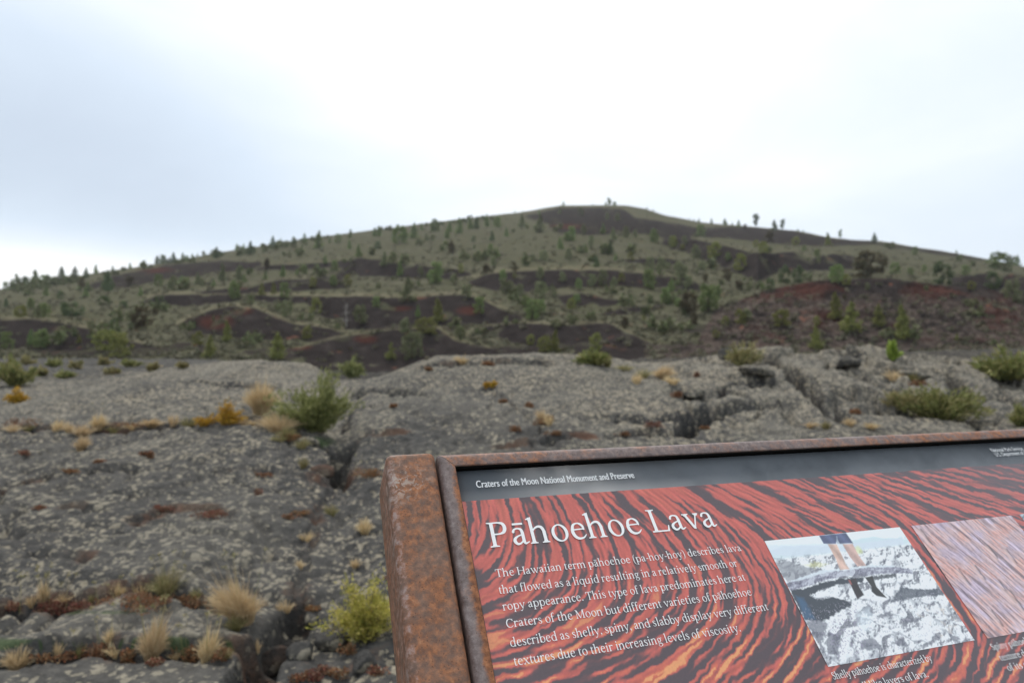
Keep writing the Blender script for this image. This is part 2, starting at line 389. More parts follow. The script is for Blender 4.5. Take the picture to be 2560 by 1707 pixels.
rust = np.zeros_like(ZF); moss = np.zeros_like(ZF)
CRACKS = [  # points, width m, depth m, rust
 ([(0,1398),(60,1402),(130,1396),(230,1388),(330,1370),(430,1378),(520,1398)], .045, .085, .75),
 ([(0,1528),(100,1512),(200,1500),(300,1505),(420,1512),(560,1500),(600,1480)], .045, .09, .6),
 ([(0,1131),(70,1106),(105,1098),(150,1082),(210,1083),(316,1087)], .04, .10, .6),
 ([(500,1080),(600,1080),(700,1090),(760,1105)], .03, .06, .5),
 ([(0,985),(100,986),(200,990),(280,985),(330,985),(450,975),(530,970),(600,975),(660,990),(700,1010),(760,1045),(785,1070)], .06, .12, .55),
 ([(300,1138),(335,1134)], .03, .08, .0), ([(155,1162),(200,1165),(240,1172)], .04, .06, .8),
 ([(310,1196),(345,1182),(392,1170)], .05, .07, .9), ([(430,1166),(480,1178),(535,1185)], .04, .05, .8),
 ([(75,1275),(130,1272),(195,1280)], .04, .06, .7),
 ([(800,1030),(785,1060),(772,1095),(780,1112)], .11, .20, .3),
 ([(780,1112),(745,1140),(725,1185),(722,1225),(700,1262),(702,1310),(684,1345),(690,1380),(668,1405)], .035, .028, .3),
 ([(690,1400),(668,1440),(625,1475),(590,1510),(575,1568),(560,1640)], .09, .15, .1),
 ([(785,1065),(770,1098),(775,1110)], .06, .18, .2),
 ([(1567,1003),(1587,985),(1595,967),(1653,951),(1720,941),(1775,928)], .12, .34, .1),
 ([(1746,812),(1786,845),(1826,872),(1852,905),(1892,931),(1945,971)], .12, .40, .1),
 ([(1507,965),(1590,965)], .05, .10, .5), ([(1919,816),(1962,822)], .22, .35, 0),
 ([(2158,858),(2191,872),(2204,905),(2280,918),(2352,931)], .14, .30, .2), ([(1945,865),(2000,880),(2052,898)], .08, .2, .1),
 ([(1653,925),(1660,905),(1682,885)], .06, .18, .3), ([(797,918),(890,905),(969,908)], .07, .14, .3),
 ([(1115,892),(1162,918),(1222,971),(1268,1011)], .025, .05, .5),
 ([(803,1031),(843,1001),(923,994)], .04, .08, .7), ([(1149,1031),(1255,1018),(1354,1004)], .05, .08, .9),
 ([(1330,962),(1420,975),(1510,990)], .05, .08, .5), ([(955,852),(1040,838),(1150,832),(1260,836)], .10, .12, .5),
 ([(1400,1010),(1480,1000),(1560,1002)], .05, .09, .4), ([(1690,885),(1760,880),(1830,872)], .07, .2, .1),
 ([(420,880),(520,884),(640,892)], .07, .12, .1), ([(1990,860),(2060,845),(2150,850)], .07, .15, .2),
 ([(860,940),(800,960),(790,1000)], .05, .1, .5),
]
wx = .065 * fbm(XX * 3, YY * 3, 4, 51, .6); wy = .065 * fbm(XX * 3, YY * 3, 4, 61, .6)
sc_ = np.clip(YY / 6, .6, 2.2)
CR_W = []
for pts, w, dep, rr in CRACKS:
    wp = [hit_grid(YF, ZF, a, b) for a, b in pts]
    CR_W.append(([(p.x, p.y) for p in wp], w, dep, rr))
LEDGE = {0: .07, 1: .08, 2: .06, 3: .04, 4: .05, 9: .03, 14: .15, 16: .08, 18: .14, 19: .12, 21: .06, 23: .06, 24: .06, 25: .06, 26: .08, 27: .06, 28: .12, 29: .06}
gash = np.zeros_like(ZF)
wsl = [hit_grid(YF, ZF, a, b) for a, b in CRACKS[11][0]]
gl = poly_dist(XX + wx * 2, YY + wy * 2, [(p.x, p.y) for p in wsl]); ZF -= .05 * np.exp(-(gl / .45) ** 2) * (YY < 9)
for ci, (pts, w, dep, rr) in enumerate(CR_W):
    if ci not in LEDGE: continue
    xs = [p[0] for p in pts]; ys = [p[1] for p in pts]; o_ = np.argsort(xs); yl = np.interp(XX, np.array(xs)[o_], np.array(ys)[o_])
    sd = YY + wy * 1.5 - yl; endm = sstep(min(xs) - .1, min(xs) + .25, XX) * sstep(max(xs) + .1, max(xs) - .25, XX)
    ZF += LEDGE[ci] * endm * sstep(-.01, .05, sd) * np.exp(-np.maximum(sd, 0) / 1.3) * (.8 + .5 * noise(XX * 2, YY * .5, 41))
for pts, w, dep, rr in CR_W:
    xs = [p[0] for p in pts]; ys = [p[1] for p in pts]
    sel = (XX > min(xs) - 1) & (XX < max(xs) + 1) & (YY > min(ys) - 1.2) & (YY < max(ys) + 1.2)
    if not sel.any(): continue
    d = poly_dist(XX[sel] + wx[sel] * sc_[sel], YY[sel] + wy[sel] * sc_[sel], pts)
    prof = np.exp(-(d / w) ** 6)
    ZF[sel] -= 1.5 * dep * prof * (.75 + .5 * noise(XX[sel] * 4, YY[sel] * 4, 71))
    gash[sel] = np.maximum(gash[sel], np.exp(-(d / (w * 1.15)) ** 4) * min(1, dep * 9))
    ZF[sel] += .07 * dep * np.exp(-((d - 2.0 * w) / (1.0 * w)) ** 2)
    rust[sel] = np.maximum(rust[sel], rr * np.exp(-((d - 1.2 * w) / (1.4 * w + .02)) ** 2) * (.55 + .9 * noise(XX[sel] * 1.7, YY[sel] * 1.7, 23)))
PX1, PY1 = to_p(XX, YY, ZF)
lich = .27 + .13 * sstep(1010, 890, PY1) + .26 * fbm(XX / 1.1, YY / 1.6, 3, 81)
lich += .10 * sstep(1180, 1500, PX1) * sstep(1100, 1000, PY1)
lich -= .22 * in_poly(PX1 + 25 * fbm(XX * 2, YY * 2, 2, 4), PY1, [(850,1040),(930,930),(1000,885),(1110,890),(1230,975),(1290,1040)])
lich += .18 * sstep(880, 840, PY1) * (1 - rough)
lich -= .35 * rough
lich -= .15 * sstep(1500, 1560, PY1) * (PX1 < 600)
c4p = CR_W[4][0]; c4y = np.interp(XX, [p[0] for p in c4p], [p[1] for p in c4p])
upm = sstep(-.1, .5, YY - c4y + .25 * fbm(XX, YY, 3, 66)) * (PX1 < 800) * (1 - rough)
lich += (.05 + .35 * np.clip(fbm(XX / .9, YY / 2.2, 3, 111), -.4, .5)) * upm - .06 * (1 - upm) * (PX1 < 780) * (YY > 5)
tone = (.20 + .55 * fbm(XX / .8, YY / 2.4, 3, 113)) * upm + .24 * sstep(900, 1250, PX1 + 60 * fbm(XX / 2, YY / 2, 3, 9)) * sstep(1040, 960, PY1) * (1 - rough) + .48 * fbm(XX / 1.4, YY / 2.2, 4, 101, .6)
back = sstep(17, 22, YY)
tone = tone * (1 - back) + back * np.where(PX1 < 640, -.15 + .7 * fbm(XX / 2, YY / 5, 4, 8), -1.0 + .5 * fbm(XX / 3, YY / 4, 3, 5))
valley = np.exp(-(poly_dist(XX, YY, CR_W[11][0]) / .22) ** 2)
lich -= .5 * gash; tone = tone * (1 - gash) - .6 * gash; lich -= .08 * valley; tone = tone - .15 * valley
rust += .28 * valley * (fbm(XX * 3, YY * 3, 2, 14) > .05) + .30 * np.clip(fbm(XX / 1.1, YY / 1.1, 3, 91) - .12, 0, 1) * 2
rust += .5 * in_poly(PX1 + 60 * fbm(XX * 3, YY * 3, 3, 2), PY1 + 40 * fbm(XX * 3, YY * 3, 3, 6), [(640,1600),(700,1510),(780,1480),(920,1480),(960,1700),(640,1700)]) * (.6 + fbm(XX * 5, YY * 5, 2, 8))
moss += .85 * np.exp(-((PY1 - 1478) / 20) ** 2) * (PX1 < 560) + .6 * np.exp(-((PY1 - 1405) / 10) ** 2) * (PX1 < 560) + .9 * np.exp(-(((PX1 - 730) / 50) ** 2 + ((PY1 - 1015) / 18) ** 2))
moss += .35 * np.clip(noise(XX * 1.3, YY * 1.3, 19), 0, 1)
def grid_faces(nr, nc):
    i = np.arange(nr - 1)[:, None] * nc + np.arange(nc - 1)[None, :]
    i = i.ravel(); return np.stack([i, i + 1, i + nc + 1, i + nc], 1)
me = mesh_np('lava_ground', np.stack([XX, YY, ZF], -1).reshape(-1, 3), grid_faces(*XX.shape), M_LAVA, True)
set_float(me, 'lichen', np.clip(lich, 0, 1)); set_float(me, 'rust', np.clip(rust, 0, 1)); set_float(me, 'tone', np.clip(tone, -1, 1)); set_float(me, 'moss', np.clip(moss, 0, 1))
tag(link('lava_ground', me), 'grey pahoehoe lava mounds speckled with pale lichen', kind='structure')

# ------------------------------------------------------------------ the cinder cone and its dunes
CREST = [(-1500,720),(-600,690),(0,664),(140,640),(250,622),(350,608),(500,580),(620,562),(700,548),(900,523),(1000,510),(1100,498),(1200,487),(1250,478),(1290,472),(1400,471),(1440,472),(1480,479),(1530,495),(1620,512),(1700,518),(1830,530),(1900,544),(1960,551),(2020,553),(2100,567),(2200,582),(2352,612),(2900,700),(3800,760)]
DIST = [(-1500,260),(0,230),(500,300),(1000,370),(1350,410),(1700,370),(2000,310),(2352,260),(3800,220)]
cu = uv_arr(CREST); vc = np.interp(U0, cu[:, 0], cu[:, 1])
k9 = np.exp(-np.linspace(-2, 2, 9) ** 2); k9 /= k9.sum(); vc = np.convolve(np.pad(vc, 4, 'edge'), k9, 'valid')
du = np.array([uv(a, 700)[0] for a, b in DIST]); yc = np.interp(U0, du, [b for a, b in DIST])
Y0H = 58.0
YH = np.concatenate([np.exp(np.linspace(math.log(Y0H), math.log(460), 620)), np.exp(np.linspace(math.log(470), math.log(1500), 25))])
HY, HU = np.meshgrid(YH, U0, indexing='ij'); HX = HU * HY
v0 = np.interp(U0, [uv(a, 800)[0] for a in (-900, 0, 620, 800, 1500, 1650, 2352, 3300)], [uv(0, b)[1] for b in (826, 826, 832, 856, 848, 824, 808, 810)])
g = (1 - Y0H / HY) / (1 - Y0H / yc[None, :])
VB = v0[None, :] + (vc - v0)[None, :] * np.minimum(g, 1)
HZ = EYE + VB * HY
zc_ = EYE + vc * yc
over = np.maximum(HY - yc[None, :], 0)
HZ = np.where(HY > yc[None, :], np.maximum(zc_[None, :] - over * over / (over + 60) * .35, 2 - .0 * HY), HZ)
HZB = HZ.copy()
PATCH = [  # crest line, foot line, redness
 ([(-60,738),(0,735),(60,733),(130,740),(200,755),(260,772),(300,786),(370,792)], [(-60,800),(0,800),(200,806),(300,802),(370,797)], .25),
 ([(405,748),(440,730),(480,712),(530,703),(580,706),(630,728),(680,744),(760,755),(800,768)], [(405,752),(480,768),(560,780),(700,782),(800,773)], .05),
 ([(322,692),(370,677),(480,676),(580,678),(700,680),(780,682),(850,680),(910,690)], [(322,694),(430,704),(520,694),(600,692),(700,696),(760,735),(800,728),(910,700)], .1),
 ([(440,672),(550,660),(640,644),(710,641),(790,630)], [(440,674),(550,674),(640,670),(710,668),(790,662)], .1),
 ([(660,812),(740,786),(800,772),(905,757),(1010,755),(1040,780),(1080,795),(1190,811)], [(660,818),(740,828),(850,838),(1000,832),(1100,822),(1190,814)], .1),
 ([(790,682),(930,684),(1060,676),(1090,683),(1130,700),(1180,722),(1200,730)], [(790,757),(900,754),(1010,749),(1130,746),(1200,738)], .18),
 ([(1076,642),(1130,628),(1210,622),(1295,619),(1395,622),(1460,626),(1590,643)], [(1076,658),(1130,666),(1225,672),(1295,661),(1395,657),(1495,660),(1590,655)], .12),
 ([(1270,679),(1330,673),(1380,683),(1450,692)], [(1270,684),(1295,697),(1345,701),(1400,700),(1450,695)], .1),
 ([(1066,772),(1126,748),(1193,743),(1294,747),(1361,743),(1395,743),(1445,764),(1520,799)], [(1066,774),(1126,772),(1193,788),(1244,795),(1310,791),(1378,780),(1430,799),(1520,803)], .15),
 ([(1388,718),(1420,708),(1460,703),(1520,702)], [(1388,727),(1420,722),(1460,717),(1520,708)], .1),
 ([(1205,496),(1287,478),(1361,477),(1428,480),(1462,500),(1590,520)], [(1205,500),(1254,512),(1277,536),(1361,540),(1462,536),(1590,556)], .28),
 ([(1520,524),(1701,521),(1806,528),(1912,549),(1972,550),(2123,573),(2260,592)], [(1520,534),(1630,545),(1771,559),(1877,566),(2017,562),(2123,580),(2260,598)], .15),
 ([(1520,546),(1595,550),(1666,564),(1718,578),(1771,582),(1824,578),(1863,594),(1912,583),(1960,586)], [(1520,560),(1560,577),(1630,601),(1701,630),(1740,646),(1789,622),(1877,622),(1960,618)], .1),
 ([(1440,594),(1525,592),(1575,600)], [(1440,604),(1525,609),(1575,606)], .1),
 ([(1500,632),(1578,638),(1620,660)], [(1500,650),(1560,668),(1620,668)], .1),
 ([(780,602),(824,592),(874,596),(941,609),(1025,616),(1080,624)], [(780,636),(840,633),(941,637),(1025,640),(1080,634)], .2),
 ([(195,655),(269,631),(336,619),(386,608),(504,599),(600,603)], [(195,664),(218,664),(302,660),(370,642),(470,631),(600,617)], .35),
 ([(2180,640),(2246,628),(2352,631),(2460,650)], [(2180,660),(2281,668),(2352,694),(2460,720)], .1),
 ([(590,612),(700,606),(790,600)], [(590,622),(700,620),(790,612)], .1),
]
def lineY(p): a = uv_arr(p); return a[:, 0], a[:, 1]
def base_Y(v, j):
    """distance on the smooth cone where line-of-sight slope v is met in column j"""
    g_ = (v - v0[j]) / (vc[j] - v0[j]); g_ = np.clip(g_, .02, .999)
    return Y0H / (1 - g_ * (1 - Y0H / yc[j]))
for top, foot, red_ in PATCH[:10] + PATCH[12:16] + PATCH[17:]:
    tu, tv = lineY(top); fu, fv = lineY(foot)
    cols = np.nonzero((U0 > tu[0]) & (U0 < tu[-1]))[0]
    if len(cols) == 0: continue
    vt = np.interp(U0[cols], tu, tv); vf = np.minimum(np.interp(U0[cols], fu, fv), vt - .0005)
    taper = np.clip(np.minimum(cols - cols[0], cols[-1] - cols) / 12.0, 0, 1)
    yf = base_Y(vf, cols); zf = EYE + vf * yf
    sl = .50
    yd = (zf - sl * yf - EYE) / (vt - sl); zd = EYE + vt * yd
    Yc = HY[:, cols]
    front = zf + sl * (Yc - yf)
    back = zd + .10 * (Yc - yd) - .02
    dune = np.minimum(front, back)
    dune = np.where(Yc < yf, -99, dune)
    cur = HZ[:, cols]
    HZ[:, cols] = np.maximum(cur, np.where(dune > cur, cur + (dune - cur) * taper, cur))
# the nearer red knoll on the right
KN = [(1560,800),(1640,712),(1700,688),(1750,669),(1824,652),(1894,642),(1965,640),(2045,639),(2193,659),(2281,667),(2352,690),(2480,740),(2600,800)]
ku = uv_arr(KN); cols = np.nonzero((U0 > ku[0, 0]) & (U0 < ku[-1, 0]))[0]
vk = np.interp(U0[cols], ku[:, 0], ku[:, 1]); vk = np.convolve(np.pad(vk, 4, 'edge'), k9, 'valid')
YK = 86.0
t = np.clip((HY[:, cols] - 61) / (YK - 61), 0, 1); zk = EYE + vk * YK; zb = EYE + v0[cols] * 61
kn = zb + (zk - zb) * np.minimum(t ** .8, 1) - np.maximum(HY[:, cols] - YK, 0) * .22 - .004 * np.maximum(HY[:, cols] - YK, 0) ** 2
kn = kn + 2.2 * np.abs(fbm(HX[:, cols] / 5, HY[:, cols] / 4, 5, 44, .65)) * sstep(0, .3, t) * sstep(1.0, .85, t)
HZ[:, cols] = np.maximum(HZ[:, cols], kn)
HZ += .22 * fbm(HX / 9, HY / 9, 4, 121) * sstep(58, 75, HY) * sstep(480, 380, HY)
HZ[0] -= 3.0; HZ[1] -= 1.0
HPX, HPY = to_p(HX, HY, HZ)
jx = 9 * fbm(HX / 12, HY / 12, 3, 131); jy = 5 * fbm(HX / 12, HY / 20, 3, 141)
cin = np.zeros_like(HZ); red = np.zeros_like(HZ); pale = np.zeros_like(HZ); rocky = np.zeros_like(HZ)
jx2 = 14 * fbm(HX / 14, HY / 14, 4, 131, .65); jy2 = 6 * fbm(HX / 10, HY / 16, 4, 141, .65)
for i_, (top, foot, r_) in enumerate(PATCH):
    poly = top + foot[::-1]; xs = [p[0] for p in poly]; ys = [p[1] for p in poly]
    sel = (HPX > min(xs) - 30) & (HPX < max(xs) + 30) & (HPY > min(ys) - 24) & (HPY < max(ys) + 24)
    qx = HPX[sel] + jx2[sel]; qy = HPY[sel] + jy2[sel] * (.35 if i_ in (1, 4, 0) else .8)
    d = poly_dist(qx, qy * 1.6, [(x, y * 1.6) for x, y in poly + [poly[0]]]); d = np.where(in_poly(qx, qy, poly), d, -d)
    m = sstep(-7, 7, d + 5 * fbm(HX[sel] / 4, HY[sel] / 5, 4, 401, .65))
    cin[sel] = np.maximum(cin[sel], m); red[sel] = np.where(m > .3, r_, red[sel])
    tx = [p[0] for p in top]; ty = np.interp(HPX, tx, [p[1] for p in top])
    above = (HPX > tx[0]) & (HPX < tx[-1])
    pale = np.maximum(pale, above * np.exp(-((HPY + jy * .4 - (ty - 4)) / 4.5) ** 2) * (.45 if i_ in (0, 1, 2, 4, 5, 6, 8) else .12))
cin += .40 * sstep(.0, .36, fbm(HX / 16, HY / 10, 4, 207)) * (cin < .5) * sstep(480, 560, HPY)
cin -= .9 * sstep(.12, .35, fbm(HX / 5, HY / 5, 3, 177)) * (cin > .3) * .6
def blob(x, y, rx, ry): return np.exp(-(((HPX + jx - x) / rx) ** 2 + ((HPY + jy - y) / ry) ** 2))
red = np.maximum(red, np.maximum(1.0 * blob(490, 738, 62, 24), np.maximum(.9 * blob(550, 715, 40, 12), .7 * blob(140, 755, 40, 12))))
for b in ((1080, 715, 45, 16), (920, 708, 40, 8), (840, 780, 40, 14), (690, 798, 40, 10), (1300, 520, 70, 10), (350, 620, 90, 8)):
    red = np.maximum(red, .85 * blob(*b)); 
knp = [(1600,790)] + KN[1:-2] + [(2480,740), (2480,800), (1600,800)]
mk = in_poly(HPX + jx, HPY + jy * .4, knp) & (HY < 110)
cin = np.where(mk, 1, cin)
kr = .42 + .5 * np.maximum.reduce([blob(1850, 665, 75, 24), blob(2110, 665, 90, 18), blob(1740, 685, 90, 14), blob(2290, 725, 50, 45), blob(1900, 735, 60, 28), blob(1770, 770, 60, 16), blob(2170, 775, 110, 10)]) - .7 * blob(2010, 668, 55, 20)
kr = kr + .55 * fbm(HX / 5, HY / 5, 4, 303, .6); red = np.where(mk, np.clip(kr, 0, 1), red)
rocky = np.where(mk, np.clip(.95 * sstep(660, 705, HPY + 20 * fbm(HX / 4, HY / 4, 3, 5)) - .5 * blob(2290, 725, 40, 30), 0, 1), 0)
low = sstep(72, 62, HY)
cin = np.maximum(cin, .95 * low * (HPX > 700) * (fbm(HX / 3, HY / 3, 3, 6) > -.25)); rocky = np.maximum(rocky, .8 * low * (HPX > 1480))
lower = sstep(92, 70, HY) * (1 - mk) * (fbm(HX / 6, HY / 6, 3, 7) > .15); cin = np.maximum(cin, .6 * lower)
me = mesh_np('cinder_cone', np.stack([HX, HY, HZ], -1).reshape(-1, 3), grid_faces(*HX.shape), M_HILL, True)
for nme, a in (('cinder', cin), ('red', red), ('pale', pale), ('rocky', rocky)): set_float(me, nme, np.clip(a, 0, 1))
tag(link('hills', me), 'wide grassy cinder cone with dark cinder dunes', kind='structure')
n = 60
gx, gy = np.meshgrid(np.linspace(-3000, 3000, n), np.linspace(-3000, 3000, n), indexing='ij')
me = mesh_np('ground', np.stack([gx, gy, np.full_like(gx, -2.2)], -1).reshape(-1, 3), grid_faces(n, n), M_HILL)
tag(link('ground', me), 'plain beyond the lava', kind='structure')
def fg(px, py): return hit_grid(YF, ZF, px, py)
def hh(px, py): return hit_grid(YH, HZ, px, py, 59)

# ------------------------------------------------------------------ lettering: a small roman and the built-in sans
def cat_rom(pts, n=7):
    p = np.array(pts, float); p = np.concatenate([[2 * p[0] - p[1]], p, [2 * p[-1] - p[-2]]])
    out = []
    for i in range(1, len(p) - 2):
        for t in np.linspace(0, 1, n, endpoint=False):
            a, b, c, d = p[i - 1], p[i], p[i + 1], p[i + 2]
            out.append(.5 * (2 * b + (c - a) * t + (2 * a - 5 * b + 4 * c - d) * t * t + (3 * b - a - 3 * c + d) * t ** 3))
    out.append(p[-2]); return np.array(out)
def S(pts, w): return ('s', pts, w)
def L(x0, y0, x1, y1, w): return ('l', x0, y0, x1, y1, w)
def B(x0, y0, x1, y1): return ('p', [(x0, y0), (x1, y0), (x1, y1), (x0, y1)])
def PG(*p): return ('p', list(p))
def RG(cx, cy, rx, ry, ix, iy, tilt=0.0): return ('r', cx, cy, rx, ry, ix, iy, tilt)
def DOT(x, y, r): return ('s', [(x, y), (x + 1, y)], [r * 2, r * 2])
def foot(x, l=190, y=0):
    h = l / 2; return PG((x - h, y), (x + h, y), (x + h, y + 24), (x + 55, y + 34), (x + 38, y + 70), (x - 38, y + 70), (x - 55, y + 34), (x - h, y + 24))
def headser(x, l, y):
    h = l / 2; return PG((x - h, y), (x + h, y), (x + h, y - 24), (x + 55, y - 34), (x + 38, y - 70), (x - 38, y - 70), (x - 55, y - 34), (x - h, y - 24))
def flag(x, y): return PG((x - 100, y - 36), (x + 41, y + 12), (x + 41, y - 90), (x - 30, y - 62), (x - 98, y - 58))
def stem(x, y0, y1, w=80): return B(x - w / 2, y0, x + w / 2, y1)
def arch(x0, x1): return S([(x0 + 25, 330), (x0 + 80, 392), (x0 + 175, 432), (x1 - 40, 405), (x1, 300), (x1, 250)], [34, 40, 58, 74, 80, 80])
GL = {}
def G(c, adv, *sh): GL[c] = (adv, sh)
G('o', 505, RG(252, 218, 212, 234, 132, 200, -.10))
G('e', 455, S([(78, 262), (225, 268), (385, 272)], [34, 34, 36]), S([(383, 262), (368, 345), (312, 410), (232, 432), (130, 385), (82, 230), (112, 100), (185, 32), (262, 22), (345, 48), (412, 112)], [44, 62, 56, 36, 62, 84, 82, 66, 50, 36, 20]))
G('a', 445, S([(78, 345), (110, 402), (190, 426), (275, 395), (300, 310)], [64, 48, 38, 64, 78]), stem(300, 85, 320, 78), S([(300, 110), (312, 45), (345, 26), (425, 62)], [78, 62, 44, 20]), S([(290, 262), (175, 222), (95, 165), (80, 95), (125, 30), (195, 30), (260, 75), (300, 130)], [34, 40, 66, 80, 62, 44, 36, 30]))
G('h', 545, stem(100, 0, 695), flag(100, 695), foot(100), arch(100, 400), stem(400, 0, 290), foot(400))
G('n', 545, stem(100, 0, 440), flag(100, 440), foot(100), arch(100, 400), stem(400, 0, 290), foot(400))
G('m', 820, stem(100, 0, 440), flag(100, 440), foot(100), arch(100, 385), stem(385, 0, 290), foot(385, 170), arch(385, 672), stem(672, 0, 290), foot(672))
G('u', 535, stem(100, 120, 440), flag(100, 440), S([(100, 150), (112, 60), (180, 22), (270, 35), (370, 120)], [80, 74, 56, 44, 34]), stem(400, 60, 440), flag(400, 440), PG((362, 0), (362, 80), (440, 70), (490, 38), (490, 18)))
G('r', 375, stem(100, 0, 440), flag(100, 440), foot(100, 200), S([(130, 320), (190, 395), (260, 415), (325, 385)], [34, 44, 62, 84]))
G('i', 280, stem(135, 0, 440), flag(135, 440), foot(135), DOT(130, 600, 52))
G('l', 280, stem(135, 0, 695), flag(135, 695), foot(135))
G('b', 515, stem(100, 10, 695), flag(100, 695), RG(275, 218, 205, 230, 128, 192, -.06))
G('d', 530, RG(245, 218, 208, 230, 130, 192, -.06), stem(405, 0, 695), flag(405, 695), PG((366, 0), (366, 80), (444, 70), (495, 38), (495, 18)))
G('p', 525, stem(105, -205, 440), flag(105, 440), foot(105, 200, -205), RG(280, 218, 205, 230, 128, 192, -.06))
G('q', 520, RG(245, 218, 208, 230, 130, 192, -.06), stem(405, -205, 440), foot(405, 200, -205))
G('c', 420, S([(372, 340), (310, 402), (232, 428), (130, 385), (82, 225), (112, 95), (195, 28), (295, 42), (385, 115)], [66, 56, 36, 62, 84, 82, 62, 42, 20]))
G('g', 475, RG(215, 285, 160, 152, 84, 118), S([(310, 385), (370, 412), (440, 408)], [34, 44, 52]), S([(150, 150), (88, 92), (140, 52), (300, 32), (395, -40), (360, -140), (220, -188), (92, -150), (72, -70), (150, -8)], [34, 44, 56, 66, 64, 46, 34, 40, 40, 32]))
G('k', 510, stem(100, 0, 695), flag(100, 695), foot(100), L(130, 210, 360, 420, 36), L(200, 285, 420, 20, 76), headser(370, 170, 440), foot(420, 170))
G('s', 375, S([(302, 335), (262, 402), (180, 424), (98, 392), (92, 318), (175, 240), (268, 180), (302, 105), (255, 36), (170, 20), (88, 42), (58, 115)], [34, 36, 40, 56, 68, 82, 82, 66, 48, 38, 34, 32]))
G('t', 325, stem(130, 100, 430), PG((60, 412), (165, 560), (170, 560), (170, 412)), B(50, 408, 290, 442), S([(130, 130), (142, 52), (195, 26), (285, 62)], [80, 70, 48, 20]))
G('f', 315, stem(125, 0, 560), foot(125, 200), B(40, 408, 285, 442), S([(125, 530), (150, 635), (215, 675), (300, 650)], [80, 66, 44, 66]))
G('v', 490, L(85, 425, 250, 10, 78), L(250, 10, 405, 425, 40), headser(92, 190, 440), headser(405, 150, 440), PG((222, 30), (280, 30), (255, -14)))
G('w', 735, L(85, 425, 240, 10, 78), L(240, 10, 385, 430, 40), L(345, 425, 500, 10, 78), L(500, 10, 650, 425, 40), headser(92, 180, 440), headser(650, 150, 440), headser(350, 140, 440), PG((212, 30), (268, 30), (244, -14)), PG((472, 30), (528, 30), (504, -14)))
G('y', 485, L(85, 425, 250, 15, 78), S([(405, 425), (255, 10), (180, -140), (110, -178), (60, -160)], [40, 40, 44, 52, 58]), headser(92, 190, 440), headser(405, 150, 440))
G('x', 490, L(95, 425, 400, 15, 78), L(395, 425, 90, 15, 38), headser(98, 170, 440), headser(392, 150, 440), foot(398, 170), foot(92, 150))
G('z', 440, B(55, 404, 385, 440), B(50, 0, 395, 36), L(355, 415, 82, 22, 78), B(52, 330, 78, 430), B(370, 10, 396, 120))
G('P', 560, stem(135, 0, 640, 86), foot(135, 230), PG((20, 640), (20, 616), (80, 606), (95, 580), (178, 580), (178, 640)), S([(150, 621), (300, 620), (415, 585), (452, 480), (415, 372), (310, 326), (175, 322)], [38, 42, 72, 88, 72, 42, 36]))
G('L', 560, stem(135, 0, 640, 86), headser(135, 230, 640), B(20, 0, 500, 38), PG((20, 0), (20, 24), (75, 34), (95, 80), (178, 80), (178, 0)), PG((440, 0), (506, 0), (536, 170), (508, 170), (470, 60)))
G('T', 610, stem(305, 0, 635, 86), foot(305, 230), B(40, 600, 570, 640), PG((28, 478), (54, 478), (92, 600), (92, 640), (40, 640)), PG((582, 478), (556, 478), (518, 600), (518, 640), (570, 640)))
G('H', 745, stem(135, 0, 640, 86), foot(135, 220), headser(135, 220, 640), stem(610, 0, 640, 86), foot(610, 220), headser(610, 220, 640), B(150, 310, 600, 348))
G('C', 650, S([(580, 480), (530, 560), (450, 608), (350, 620), (190, 560), (95, 320), (180, 90), (345, 18), (475, 42), (590, 130)], [44, 48, 44, 40, 74, 92, 76, 44, 42, 28]), PG((556, 640), (586, 640), (596, 450), (566, 450)))
G('M', 865, L(150, 10, 150, 630, 40), L(165, 630, 425, 20, 86), L(425, 20, 700, 630, 40), stem(715, 0, 640, 86), foot(150, 180), foot(715, 220), PG((40, 640), (190, 640), (170, 600), (90, 606), (40, 616)), PG((690, 640), (830, 640), (830, 616), (770, 606), (720, 600)))
G('S', 495, S([(405, 500), (350, 590), (250, 620), (140, 575), (118, 470), (210, 370), (340, 280), (402, 165), (345, 50), (225, 18), (110, 55), (75, 160)], [38, 42, 46, 66, 84, 94, 94, 84, 62, 46, 42, 38]))
G('.', 225, DOT(110, 48, 52)); G(',', 225, S([(105, 55), (125, 10), (70, -105)], [104, 66, 16]))
G('-', 290, B(35, 190, 255, 250))
G('(', 310, S([(270, 690), (140, 520), (105, 250), (140, -20), (270, -190)], [20, 56, 70, 56, 20]))
G(')', 310, S([(40, 690), (170, 520), (205, 250), (170, -20), (40, -190)], [20, 56, 70, 56, 20]))
GL['\u0101'] = (GL['a'][0], GL['a'][1] + (B(90, 520, 350, 572),))
_gc = {}
